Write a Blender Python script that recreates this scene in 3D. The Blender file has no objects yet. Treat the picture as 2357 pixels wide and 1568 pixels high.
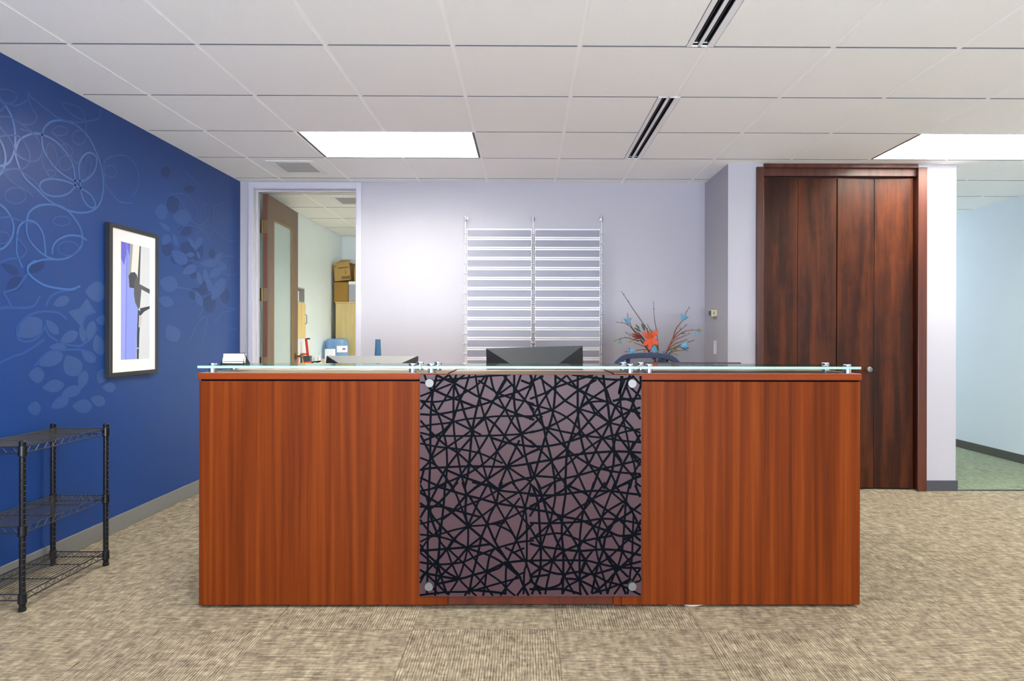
import bpy, math, random
from mathutils import Vector, Matrix
random.seed(7)
scene = bpy.context.scene
col = scene.collection
F, VX, VY, H = 1387.0, 1211.0, 773.0, 1.243
CEIL = 2.63
XL, YB, YC = -2.585, 5.46, 4.83     # left wall, back wall, closet wall

def at(px, py, Y):
    return Vector(((px-VX)*Y/F, Y, H-(py-VY)*Y/F))

# ------------------------------------------------------------ materials
def lin(c):
    return tuple((v/255/12.92 if v/255 <= .04045 else ((v/255+.055)/1.055)**2.4) for v in c)
MATS = {}
def newmat(name):
    m = bpy.data.materials.new(name); m.use_nodes = True
    nt = m.node_tree
    return m, nt, nt.nodes['Principled BSDF'], nt.nodes['Material Output']
def rgba(c): return (*lin(c), 1)
def pm(name, c, rough=.5, metal=0, spec=.5, bump=0, bscale=200, var=0, vscale=4, coat=0, emis=None, estr=0, trans=0, ior=1.45):
    if name in MATS: return MATS[name]
    m, nt, b, out = newmat(name)
    b.inputs['Base Color'].default_value = rgba(c)
    b.inputs['Roughness'].default_value = rough
    b.inputs['Metallic'].default_value = metal
    b.inputs['Specular IOR Level'].default_value = spec
    b.inputs['Coat Weight'].default_value = coat
    b.inputs['Transmission Weight'].default_value = trans
    b.inputs['IOR'].default_value = ior
    if emis:
        b.inputs['Emission Color'].default_value = rgba(emis); b.inputs['Emission Strength'].default_value = estr
    N = nt.nodes
    tc = N.new('ShaderNodeTexCoord')
    n = N.new('ShaderNodeTexNoise'); n.inputs['Scale'].default_value = vscale; n.inputs['Detail'].default_value = 4
    nt.links.new(tc.outputs['Object'], n.inputs['Vector'])
    v = max(var, .02)
    mx = N.new('ShaderNodeMix'); mx.data_type = 'RGBA'
    l = lin(c)
    mx.inputs['A'].default_value = (*[x*(1-v) for x in l], 1)
    mx.inputs['B'].default_value = (*[min(1, x*(1+v)) for x in l], 1)
    nt.links.new(n.outputs['Fac'], mx.inputs['Factor'])
    nt.links.new(mx.outputs['Result'], b.inputs['Base Color'])
    if bump:
        n2 = N.new('ShaderNodeTexNoise'); n2.inputs['Scale'].default_value = bscale; n2.inputs['Detail'].default_value = 3
        nt.links.new(tc.outputs['Object'], n2.inputs['Vector'])
        bp = N.new('ShaderNodeBump'); bp.inputs['Strength'].default_value = bump; bp.inputs['Distance'].default_value = .002
        nt.links.new(n2.outputs['Fac'], bp.inputs['Height']); nt.links.new(bp.outputs['Normal'], b.inputs['Normal'])
    MATS[name] = m
    return m

def math_node(nt, op, a, b=None, c=None):
    n = nt.nodes.new('ShaderNodeMath'); n.operation = op
    for i, v in enumerate((a, b, c)):
        if v is None: continue
        if isinstance(v, (int, float)): n.inputs[i].default_value = v
        else: nt.links.new(v, n.inputs[i])
    return n.outputs[0]

def ramp(nt, fac, stops):
    r = nt.nodes.new('ShaderNodeValToRGB')
    el = r.color_ramp.elements
    while len(el) < len(stops): el.new(.5)
    for e, (p, c) in zip(el, stops):
        e.position = p; e.color = rgba(c)
    nt.links.new(fac, r.inputs['Fac'])
    return r.outputs['Color']

def noise(nt, vec, scale, detail=3, rough=.5, dist=0):
    n = nt.nodes.new('ShaderNodeTexNoise')
    n.inputs['Scale'].default_value = scale; n.inputs['Detail'].default_value = detail
    n.inputs['Roughness'].default_value = rough; n.inputs['Distortion'].default_value = dist
    nt.links.new(vec, n.inputs['Vector'])
    return n.outputs['Fac']
def mapping(nt, vec, scale, loc=(0, 0, 0), rot=(0, 0, 0)):
    n = nt.nodes.new('ShaderNodeMapping')
    n.inputs['Scale'].default_value = scale; n.inputs['Location'].default_value = loc; n.inputs['Rotation'].default_value = rot
    nt.links.new(vec, n.inputs['Vector'])
    return n.outputs['Vector']

def wood_mat(name, stops, sx, sy, sz, rough=.35, fine=True, mott=0, coat=.0, spec=.4, loc=(0, 0, 0)):
    m, nt, b, out = newmat(name)
    tc = nt.nodes.new('ShaderNodeTexCoord'); o = tc.outputs['Object']
    v1 = mapping(nt, o, (sx, sy, sz), loc)
    a = noise(nt, v1, 1, 2, .5, .35)
    v2 = mapping(nt, o, (sx*9, sy*9, sz*6), loc)
    f = noise(nt, v2, 1, 4, .65)
    s = math_node(nt, 'MULTIPLY_ADD', f, .28, math_node(nt, 'MULTIPLY', a, .86))
    if mott:
        v3 = mapping(nt, o, (7, 7, 4))
        s = math_node(nt, 'MULTIPLY_ADD', noise(nt, v3, 1, 5, .6, 1.2), mott, math_node(nt, 'SUBTRACT', s, mott*.5))
    c = ramp(nt, s, stops)
    nt.links.new(c, b.inputs['Base Color'])
    b.inputs['Roughness'].default_value = rough
    b.inputs['Coat Weight'].default_value = coat; b.inputs['Coat Roughness'].default_value = .2
    b.inputs['Specular IOR Level'].default_value = spec
    MATS[name] = m
    return m

def carpet_mat(name, cd, cm, cl, x0, y0, along=None):
    m, nt, b, out = newmat(name)
    tc = nt.nodes.new('ShaderNodeTexCoord')
    sp = nt.nodes.new('ShaderNodeSeparateXYZ'); nt.links.new(tc.outputs['Object'], sp.inputs[0])
    x, y = sp.outputs[0], sp.outputs[1]
    T = .6096
    ix = math_node(nt, 'FLOOR', math_node(nt, 'DIVIDE', math_node(nt, 'SUBTRACT', x, x0), T))
    iy = math_node(nt, 'FLOOR', math_node(nt, 'DIVIDE', math_node(nt, 'SUBTRACT', y, y0), T))
    par = math_node(nt, 'FLOORED_MODULO', math_node(nt, 'ADD', ix, iy), 2)   # 1: stripes run along Y
    if along is not None: par = math_node(nt, 'MULTIPLY', par, 0.0)
    def mix(a, bb):
        return math_node(nt, 'ADD', math_node(nt, 'MULTIPLY', a, par), math_node(nt, 'MULTIPLY', bb, math_node(nt, 'SUBTRACT', 1, par)))
    u, v = mix(x, y), mix(y, x)        # u across the stripes, v along them
    seed = math_node(nt, 'ADD', math_node(nt, 'MULTIPLY', ix, 7.31), math_node(nt, 'MULTIPLY', iy, 3.17))
    def vec(su, sv):
        c = nt.nodes.new('ShaderNodeCombineXYZ')
        nt.links.new(math_node(nt, 'MULTIPLY', u, su), c.inputs[0])
        nt.links.new(math_node(nt, 'MULTIPLY', v, sv), c.inputs[1])
        nt.links.new(seed, c.inputs[2])
        return c.outputs[0]
    n1 = noise(nt, vec(150, 16), 1, 2, .5)      # yarn rows
    n2 = noise(nt, vec(16, 34), 1, 2, .5)       # cross bands
    n3 = noise(nt, vec(70, 60), 1, 3, .6)
    n4 = noise(nt, tc.outputs['Object'], 420, 2, .6)
    w = math_node(nt, 'SINE', math_node(nt, 'MULTIPLY', u, 2*math.pi/.0105))
    s = math_node(nt, 'ADD', math_node(nt, 'MULTIPLY', n1, .62), math_node(nt, 'MULTIPLY', n2, .45))
    s = math_node(nt, 'ADD', s, math_node(nt, 'MULTIPLY', n3, .30))
    s = math_node(nt, 'ADD', s, math_node(nt, 'MULTIPLY', n4, .22))
    s = math_node(nt, 'ADD', s, math_node(nt, 'MULTIPLY', w, .10))
    s = math_node(nt, 'SUBTRACT', s, .295)
    # seams
    fx = math_node(nt, 'PINGPONG', math_node(nt, 'SUBTRACT', x, x0), T/2)
    fy = math_node(nt, 'PINGPONG', math_node(nt, 'SUBTRACT', y, y0), T/2)
    seam = math_node(nt, 'LESS_THAN', math_node(nt, 'MINIMUM', fx, fy), .0016)
    s = math_node(nt, 'SUBTRACT', s, math_node(nt, 'MULTIPLY', seam, .12))
    c = ramp(nt, s, [(.22, cd), (.5, cm), (.78, cl)])
    nt.links.new(c, b.inputs['Base Color'])
    b.inputs['Roughness'].default_value = .95; b.inputs['Specular IOR Level'].default_value = .1
    bp = nt.nodes.new('ShaderNodeBump'); bp.inputs['Strength'].default_value = .6; bp.inputs['Distance'].default_value = .004
    nt.links.new(s, bp.inputs['Height']); nt.links.new(bp.outputs['Normal'], b.inputs['Normal'])
    MATS[name] = m
    return m

def mix_transparent(name, c, alpha, rough=.2, tint=(255, 255, 255), spec=.5, translucent=0):
    """part see-through sheet: alpha = share of the surface colour"""
    m, nt, b, out = newmat(name)
    b.inputs['Base Color'].default_value = rgba(c); b.inputs['Roughness'].default_value = rough
    b.inputs['Specular IOR Level'].default_value = spec
    t = nt.nodes.new('ShaderNodeBsdfTransparent'); t.inputs['Color'].default_value = rgba(tint)
    mx = nt.nodes.new('ShaderNodeMixShader'); mx.inputs[0].default_value = alpha
    nt.links.new(t.outputs[0], mx.inputs[1])
    if translucent:
        tl = nt.nodes.new('ShaderNodeBsdfTranslucent'); tl.inputs['Color'].default_value = rgba(c)
        m2 = nt.nodes.new('ShaderNodeMixShader'); m2.inputs[0].default_value = translucent
        nt.links.new(b.outputs[0], m2.inputs[1]); nt.links.new(tl.outputs[0], m2.inputs[2])
        nt.links.new(m2.outputs[0], mx.inputs[2])
    else:
        nt.links.new(b.outputs[0], mx.inputs[2])
    nt.links.new(mx.outputs[0], out.inputs['Surface'])
    MATS[name] = m
    return m

def thin_glass(name, tint):
    m, nt, b, out = newmat(name)
    t = nt.nodes.new('ShaderNodeBsdfTransparent'); t.inputs['Color'].default_value = rgba(tint)
    g = nt.nodes.new('ShaderNodeBsdfGlossy'); g.inputs['Roughness'].default_value = .03
    fr = nt.nodes.new('ShaderNodeFresnel'); fr.inputs['IOR'].default_value = 1.5
    mx = nt.nodes.new('ShaderNodeMixShader')
    nt.links.new(fr.outputs[0], mx.inputs[0]); nt.links.new(t.outputs[0], mx.inputs[1]); nt.links.new(g.outputs[0], mx.inputs[2])
    nt.links.new(mx.outputs[0], out.inputs['Surface'])
    MATS[name] = m
    return m

M = {}
M['wall'] = pm('wall_paint', (178, 177, 184), .75, spec=.25, bump=.12, bscale=260)
M['wall_room'] = pm('copy_room_paint', (220, 229, 229), .8, spec=.2, bump=.1, bscale=260)
M['wall_hall'] = pm('hall_paint', (202, 213, 218), .8, spec=.2, bump=.1, bscale=260)
M['paper'] = pm('wallpaper_blue', (26, 61, 122), .38, spec=.38, bump=.08, bscale=700, var=.05, vscale=2)
M['pp1'] = pm('wallpaper_ring_print', (46, 92, 156), .34, spec=.6)
M['pp2'] = pm('wallpaper_faint_ring_print', (34, 74, 137), .36, spec=.5)
M['pp3'] = pm('wallpaper_grey_petal_print', (42, 74, 130), .37, spec=.6)
M['pp4'] = pm('wallpaper_dark_petal_print', (22, 50, 102), .42, spec=.35)
M['pp5'] = pm('wallpaper_light_petal_print', (31, 68, 131), .37, spec=.55)
M['base'] = pm('vinyl_base_grey', (118, 118, 116), .5)
M['base_dark'] = pm('vinyl_base_dark', (72, 73, 80), .5)
M['base_hall'] = pm('vinyl_base_hall', (78, 78, 72), .5)
M['tile'] = pm('ceiling_tile', (246, 246, 241), .95, spec=.1, bump=.35, bscale=330, var=.045, vscale=160)
M['tile_edge_shade'] = pm('ceiling_tile_edge_shade', (128, 128, 132), .9)  # raw edge grey, darkened to paint the shadow lines between tile rows
M['grid'] = pm('ceiling_grid', (253, 252, 248), .45)
M['void'] = pm('ceiling_void', (60, 60, 60), .9)
M['white'] = pm('white_enamel', (238, 238, 236), .45)
M['white_trim'] = pm('painted_door_frame', (194, 193, 203), .4)
M['black'] = pm('black_plastic', (28, 29, 31), .35)
M['charcoal'] = pm('charcoal_plastic', (66, 70, 73), .42, bump=.15, bscale=900)
M['silver'] = pm('silver_plastic', (118, 119, 118), .45, bump=.1, bscale=900)
M['steel'] = pm('brushed_steel', (128, 128, 125), .5, metal=1)
M['chrome'] = pm('chrome', (190, 191, 194), .2, metal=1)
M['brass'] = pm('aged_brass', (130, 112, 84), .38, metal=1)
M['wire'] = pm('black_wire', (62, 62, 64), .3, metal=.6)
M['post'] = pm('black_post', (26, 27, 30), .3, metal=.3)
M['frame'] = pm('picture_frame_black', (44, 44, 46), .4)
M['mat'] = pm('mat_board', (238, 234, 232), .9)
M['carton'] = pm('cardboard', (176, 142, 82), .85, var=.08)
M['carton_dark'] = pm('cardboard_brown', (152, 116, 50), .85, var=.08)
M['ink'] = pm('carton_ink', (98, 74, 40), .9)
M['pale'] = wood_mat('pale_wood', [(.3, (196, 172, 112)), (.7, (216, 194, 134))], 30, 30, 2, .5)
M['desk'] = wood_mat('desk_mahogany', [(.28, (60, 22, 4)), (.45, (90, 36, 5)), (.60, (106, 44, 7)), (.76, (120, 56, 12))], 32, 32, .5, .5, spec=.1)
M['desk_h'] = wood_mat('desk_mahogany_edge', [(.30, (92, 34, 3)), (.5, (112, 43, 5)), (.75, (128, 54, 12))], .8, 14, 50, .45, spec=.15)
M['desk_d'] = wood_mat('desk_mahogany_dark', [(.30, (66, 26, 12)), (.5, (86, 35, 16)), (.75, (100, 43, 22))], 22, 22, .55, .4, spec=.3)
M['top'] = wood_mat('desk_top_glare', [(.30, (168, 132, 116)), (.5, (180, 146, 130)), (.75, (190, 158, 142))], .8, 22, 10, .4, spec=.5)  # pale tone paints grazing glare over the mahogany top
M['closet'] = wood_mat('closet_cherry', [(.26, (26, 13, 9)), (.5, (50, 24, 14)), (.74, (84, 41, 20))], 12, 12, .9, .36, mott=.28, spec=.2)
M['casing'] = wood_mat('casing_cherry', [(.26, (50, 24, 19)), (.5, (72, 36, 26)), (.74, (92, 47, 33))], 20, 20, .8, .35, spec=.5)
M['door'] = wood_mat('door_walnut', [(.3, (82, 64, 52)), (.5, (98, 78, 64)), (.7, (112, 90, 74))], 26, 26, 1, .4)
M['door_edge'] = pm('door_edge_red', (98, 58, 46), .45)
M['bead'] = pm('glass_bead_oak', (150, 112, 60), .5)
M['carpet'] = carpet_mat('carpet_tan', (80, 70, 60), (132, 121, 103), (184, 173, 146), -.477, 2.55)
M['carpet_hall'] = carpet_mat('carpet_green', (88, 96, 80), (120, 130, 110), (148, 156, 132), 3.2, YC, along=1)
M['glass'] = thin_glass('shelf_glass', (226, 240, 236))
M['glass_edge'] = pm('shelf_glass_edge', (150, 184, 174), .35, spec=.6, emis=None)
M['clear'] = thin_glass('vase_glass', (236, 244, 246))
M['frost'] = mix_transparent('frosted_glass', (222, 234, 232), .94, .35, translucent=.45)
M['acrylic'] = mix_transparent('mauve_acrylic', (82, 62, 66), .82, .3, tint=(235, 225, 225), spec=.15)
M['print'] = pm('navy_line_print', (4, 7, 14), .5, spec=.04)
M['louvre'] = mix_transparent('rack_acrylic', (158, 160, 174), .6, .2)
M['louvre_edge'] = pm('rack_acrylic_edge', (226, 226, 226), .4)
M['jug'] = mix_transparent('blue_bottle_plastic', (150, 192, 236), .5, .12, tint=(205, 225, 246))
M['red'] = pm('red_plastic', (212, 52, 26), .35)
M['orange'] = pm('orange_plastic', (236, 98, 40), .4)
M['vase_blue'] = mix_transparent('blue_glass', (70, 122, 160), .7, .1, tint=(120, 170, 220))
M['card'] = pm('card_paper', (244, 244, 248), .8)
M['ink_grey'] = pm('print_grey', (170, 172, 178), .9)
M['purple'] = pm('purple_print', (130, 110, 190), .6)
M['mesh_blue'] = pm('chair_blue_frame', (58, 72, 104), .45)
M['fabric'] = pm('chair_fabric', (44, 52, 70), .9, bump=.3, bscale=500)
M['beige'] = pm('beige_plastic', (212, 202, 160), .5)
M['vent_grey'] = pm('grille_grey', (170, 169, 162), .7)
M['bark'] = pm('branch_bark', (88, 62, 54), .8)
M['bark_red'] = pm('branch_bark_red', (138, 84, 58), .8)
M['leaf_g'] = pm('leaf_green', (72, 92, 66), .55)
M['leaf_o'] = pm('leaf_olive', (142, 140, 40), .55)
M['pet_blue'] = pm('petal_blue', (112, 172, 202), .6, var=.15, vscale=60)
M['pet_orange'] = pm('petal_orange', (226, 92, 56), .55, var=.15, vscale=60)
M['pet_red'] = pm('petal_red', (128, 44, 34), .6)
M['stamen'] = pm('stamen_yellow', (206, 150, 30), .6)
M['cable_white'] = pm('white_cable', (205, 200, 190), .5)
M['screen'] = pm('screen_glass', (12, 13, 16), .15)
def emission_mat(name, c, s):
    m, nt, b, out = newmat(name)
    e = nt.nodes.new('ShaderNodeEmission'); e.inputs['Color'].default_value = rgba(c); e.inputs['Strength'].default_value = s
    nt.links.new(e.outputs[0], out.inputs['Surface'])
    return m

# ------------------------------------------------------------ mesh builder
class MB:
    def __init__(s): s.v = []; s.f = []; s.m = []
    def add(s, vs, fs, mi=0):
        o = len(s.v); s.v += [tuple(p) for p in vs]
        for f in fs: s.f.append(tuple(i+o for i in f)); s.m.append(mi)
        return s
    def box(s, x0, x1, y0, y1, z0, z1, mi=0, front=None):
        vs = [(x, y, z) for z in (z0, z1) for y in (y0, y1) for x in (x0, x1)]
        fs = [(0, 2, 3, 1), (4, 5, 7, 6), (0, 1, 5, 4), (2, 6, 7, 3), (0, 4, 6, 2), (1, 3, 7, 5)]
        s.add(vs, fs, mi)
        return s
    def loft(s, rings, closed=True, caps=True, mi=0):
        o = len(s.v); n = len(rings[0])
        for r in rings: s.v += [tuple(p) for p in r]
        for k in range(len(rings)-1):
            for i in range(n if closed else n-1):
                j = (i+1) % n
                s.f.append((o+k*n+i, o+k*n+j, o+(k+1)*n+j, o+(k+1)*n+i)); s.m.append(mi)
        if caps and closed:
            s.f.append(tuple(o+i for i in reversed(range(n)))); s.m.append(mi)
            s.f.append(tuple(o+(len(rings)-1)*n+i for i in range(n))); s.m.append(mi)
        return s
    def tube(s, pts, r, n=8, mi=0, closed=False):
        pts = [Vector(p) for p in pts]
        rs = r if isinstance(r, (list, tuple)) else [r]*len(pts)
        rings = []; up = None
        for i, p in enumerate(pts):
            if closed: t = pts[(i+1) % len(pts)] - pts[i-1]
            else: t = pts[min(i+1, len(pts)-1)] - pts[max(i-1, 0)]
            t.normalize()
            if up is None: up = Vector((0, 0, 1)) if abs(t.z) < .9 else Vector((1, 0, 0))
            a = t.cross(up); a.normalize(); b = a.cross(t); up = b
            rings.append([p + a*math.cos(2*math.pi*k/n)*rs[i] + b*math.sin(2*math.pi*k/n)*rs[i] for k in range(n)])
        if closed: rings.append(rings[0])
        return s.loft(rings, True, not closed, mi)
    def cyl(s, p0, p1, r, n=20, mi=0, r1=None):
        return s.tube([p0, p1], [r, r if r1 is None else r1], n, mi)
    def lathe(s, prof, c=(0, 0, 0), n=28, axis='z', mi=0, caps=True):
        rings = []
        for r, h in prof:
            ring = []
            for k in range(n):
                a = 2*math.pi*k/n; q = (r*math.cos(a), r*math.sin(a))
                if axis == 'z': p = (c[0]+q[0], c[1]+q[1], c[2]+h)
                elif axis == 'y': p = (c[0]+q[0], c[1]+h, c[2]-q[1])
                else: p = (c[0]+h, c[1]+q[0], c[2]+q[1])
                ring.append(p)
            rings.append(ring)
        return s.loft(rings, True, caps, mi)
    def prism(s, poly, d, mi=0):
        a = [Vector(p) for p in poly]; d = Vector(d)
        return s.loft([a, [p+d for p in a]], True, True, mi)
    def build(s, name, mats, parent=None, bevel=0, smooth=False, loc=None, seg=2):
        me = bpy.data.meshes.new(name)
        me.from_pydata(s.v, [], s.f)
        if not isinstance(mats, (list, tuple)): mats = [mats]
        for m in mats: me.materials.append(m)
        for p, mi in zip(me.polygons, s.m): p.material_index = mi
        import bmesh
        bm = bmesh.new(); bm.from_mesh(me)
        bmesh.ops.recalc_face_normals(bm, faces=bm.faces); bm.to_mesh(me); bm.free()
        if smooth:
            for p in me.polygons: p.use_smooth = True
            try: me.set_sharp_from_angle(angle=math.radians(40))
            except Exception: pass
        o = bpy.data.objects.new(name, me); col.objects.link(o)
        if bevel:
            b = o.modifiers.new('bevel', 'BEVEL'); b.width = bevel; b.segments = seg; b.limit_method = 'ANGLE'
        if parent is not None:
            o.parent = parent
            if loc is None:
                o.location = -Vector(parent['_w']) if '_w' in parent else (0, 0, 0)
        if loc is not None: o.location = loc
        return o

def tag(o, label=None, cat=None, group=None, kind=None):
    if label: o['label'] = label
    if cat: o['category'] = cat
    if group: o['group'] = group
    if kind: o['kind'] = kind
    return o
def thing(name, label, cat, loc=(0, 0, 0), group=None, rz=0):
    o = bpy.data.objects.new(name, None); col.objects.link(o)
    o.location = loc; o.rotation_euler.z = rz; o.empty_display_size = .1
    return tag(o, label, cat, group)
def world_thing(name, label, cat, loc):
    """parts are modelled in world coordinates; the Empty sits at the thing's base"""
    o = thing(name, label, cat, loc); o['_w'] = loc
    return o
def copy_tree(o, parent=None):
    c = o.copy(); col.objects.link(c)
    if parent is not None: c.parent = parent
    for ch in list(o.children): copy_tree(ch, c)
    return c
def struct(name, mb, mats, parent=None, **k):
    o = mb.build(name, mats, parent, **k)
    if parent is None: o['kind'] = 'structure'
    return o
def sempty(name, loc):
    o = bpy.data.objects.new(name, None); col.objects.link(o); o.location = loc; o['_w'] = loc; o['kind'] = 'structure'
    return o
def spline(pts, k=6, closed=False):
    P = [Vector(p) for p in pts]; n = len(P); out = []
    rng = n if closed else n-1
    for i in range(rng):
        p0 = P[i-1] if (i > 0 or closed) else P[0]*2-P[1]
        p1, p2 = P[i], P[(i+1) % n]
        p3 = P[(i+2) % n] if (i+2 < n or closed) else P[-1]*2-P[-2]
        for j in range(k):
            t = j/k
            out.append(.5*((2*p1)+(p2-p0)*t+(2*p0-5*p1+4*p2-p3)*t*t+(3*p1-p0-3*p2+p3)*t**3))
    if not closed: out.append(P[-1].copy())
    return out

# ------------------------------------------------------------ setting
XR, YF, YEND = 4.87, -3.2, 9.2
struct('floor', MB().box(XL-.1, XR+.1, YF-.1, YC+.02, -.08, 0).box(XL-.1, 3.46, YC+.02, YEND, -.08, 0), M['carpet'])
struct('floor_hall', MB().box(3.46, XR+.1, YC+.02, YEND, -.08, -.001), M['carpet_hall'])
struct('trim_3', MB().box(3.46, XR, YC+.005, YC+.03, 0, .004), M['black'])

# left wall with its printed wallpaper
wl = MB().box(XL-.12, XL, YF, YB, 0, CEIL+.3)
def wp(px, py, X=XL):
    Y = (VX-px); Y = -X*F/Y
    return Y, H-(py-VY)*Y/F
lev = [0]
REP = (1.62, 3.24, 4.86)            # the print repeats along the wall towards and behind the camera
def decal_poly(pts, mi, rep=True):
    if rep:
        for d in REP:
            if max(p[0] for p in pts)-d < 2.86: decal_poly([(y-d, z) for y, z in pts], mi, False)
    lev[0] += 1; x = XL + .0002 + .000004*lev[0]
    vs = [(x, y, z) for y, z in pts if YF < y < YB-.002]
    if len(vs) > 2: wl.add(vs, [tuple(range(len(vs)))], mi)
def decal_line(pts, w, mi, rep=True):
    if rep:
        for d in REP:
            if max(p[0] for p in pts)-d < 2.86: decal_line([(y-d, z) for y, z in pts], w, mi, False)
    lev[0] += 1; x = XL + .0002 + .000004*lev[0]
    P = [Vector((y, z)) for y, z in pts]
    L = []; R = []
    for i, p in enumerate(P):
        t = P[min(i+1, len(P)-1)]-P[max(i-1, 0)]
        if t.length < 1e-6: t = Vector((1, 0))
        t.normalize(); nrm = Vector((-t.y, t.x))*w/2
        L.append(p+nrm); R.append(p-nrm)
    vs = []
    for a, b in zip(L, R): vs += [(x, min(a.x, YB-.001), a.y), (x, min(b.x, YB-.001), b.y)]
    wl.add(vs, [(2*i, 2*i+1, 2*i+3, 2*i+2) for i in range(len(L)-1)], mi)
def ell(cx, cy, rx, ry, rot, off, sc):
    a = math.radians(rot); out = []
    for k in range(28):
        t = 2*math.pi*k/28
        x = rx*math.cos(t); y = ry*math.sin(t)
        out.append(((cx+x*math.cos(a)-y*math.sin(a))/sc+off[0], (cy+x*math.sin(a)+y*math.cos(a))/sc+off[1]))
    return out
def petal2(cx, cy, rx, ry, rot, off, sc):
    a = math.radians(rot); out = []
    for k in range(28):
        t = 2*math.pi*k/28
        x = rx*math.cos(t); y = ry*math.sin(t)*abs(math.sin(t))**.55*(1+.25*math.cos(t))
        out.append(((cx+x*math.cos(a)-y*math.sin(a))/sc+off[0], (cy+x*math.sin(a)+y*math.cos(a))/sc+off[1]))
    return out
O5, S5 = (0, 200), 3.732
O6, S6 = (360, 380), 3.267
O7, S7 = (0, 600), 3.92
for (cx, cy, rx, ry, r, mi) in [(130, 300, 48, 70, 0, 4), (225, 500, 48, 42, 0, 4), (245, 650, 55, 70, -30, 4), (320, 660, 38, 70, 10, 4), (425, 672, 26, 36, 0, 4), (405, 1040, 46, 78, 0, 4),
                                (300, 975, 46, 48, 30, 4), (90, 640, 45, 50, 0, 4), (75, 60, 36, 40, 0, 4), (255, 190, 40, 26, 0, 4), (285, 835, 28, 28, 0, 4), (520, 990, 36, 60, 0, 4), (150, 720, 40, 30, 30, 4), (240, 760, 40, 26, -20, 4), (360, 930, 34, 60, 10, 4)]:
    decal_poly([wp(*p) for p in ell(cx, cy, rx, ry, r, O6, S6)], mi)
for (cx, cy, rx, ry, r, mi) in [(80, 570, 45, 34, -60, 5), (70, 470, 55, 18, 40, 5), (270, 590, 50, 16, 60, 5), (330, 860, 50, 20, 75, 5), (378, 840, 58, 20, 80, 5), (405, 905, 55, 22, 75, 5),
                                (470, 940, 95, 42, -60, 5), (260, 682, 34, 20, 0, 5), (320, 680, 34, 12, 70, 5), (150, 570, 55, 18, 70, 5), (255, 795, 60, 34, -30, 5), (450, 815, 60, 32, -40, 5), (100, 900, 70, 60, 20, 5),
                                (180, 700, 75, 45, 40, 5), (400, 745, 70, 30, 0, 5), (500, 760, 50, 26, 50, 5), (200, 400, 70, 60, 0, 5), (45, 360, 50, 60, 0, 5), (325, 1010, 60, 26, 70, 5), (320, 600, 60, 22, -60, 5), (470, 700, 50, 20, -50, 5), (130, 1270, 70, 55, 60, 5), (80, 1030, 60, 40, 20, 5)]:
    decal_poly([wp(*p) for p in petal2(cx, cy, rx, ry, r, O6, S6)], mi)
for (cx, cy, rx, ry, r, mi) in [(880, 290, 95, 90, 0, 3), (570, 380, 80, 45, -25, 3), (835, 640, 90, 42, -75, 3), (480, 900, 120, 62, -25, 3), (670, 955, 105, 85, 60, 3), (815, 870, 80, 45, 40, 3), (910, 770, 95, 58, 75, 3),
                                (935, 545, 55, 45, 0, 3), (500, 1140, 100, 55, -10, 3), (765, 1085, 90, 45, -75, 3), (935, 1050, 70, 50, -70, 3), (660, 1190, 95, 50, -20, 3), (490, 610, 85, 40, 50, 3), (150, 230, 95, 62, -40, 4), (115, 90, 90, 38, 30, 4),
                                (345, 70, 90, 50, -35, 4), (350, 1040, 70, 70, 0, 3), (330, 1340, 60, 62, 0, 3), (760, 1320, 90, 62, 0, 3), (1000, 1150, 60, 45, 0, 3), (540, 790, 75, 38, 0, 3), (640, 700, 90, 50, -30, 3), (760, 660, 90, 30, 80, 3), (560, 1290, 90, 50, -30, 3), (290, 620, 130, 90, -35, 3), (900, 1270, 70, 50, 20, 3)]:
    decal_poly([wp(*p) for p in petal2(cx, cy, rx, ry, r, O7, S7)], mi)
decal_poly([wp(x/S7, y/S7+600) for x, y in [(630, 470), (730, 440), (800, 350), (870, 470), (800, 500), (740, 600), (680, 530)]], 3)
def curve(pts, w, mi, off, sc, closed=False):
    q = spline([(x, y, 0) for x, y in pts], 7, closed)
    decal_line([wp(p.x/sc+off[0], p.y/sc+off[1]) for p in q], w, mi)
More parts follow.
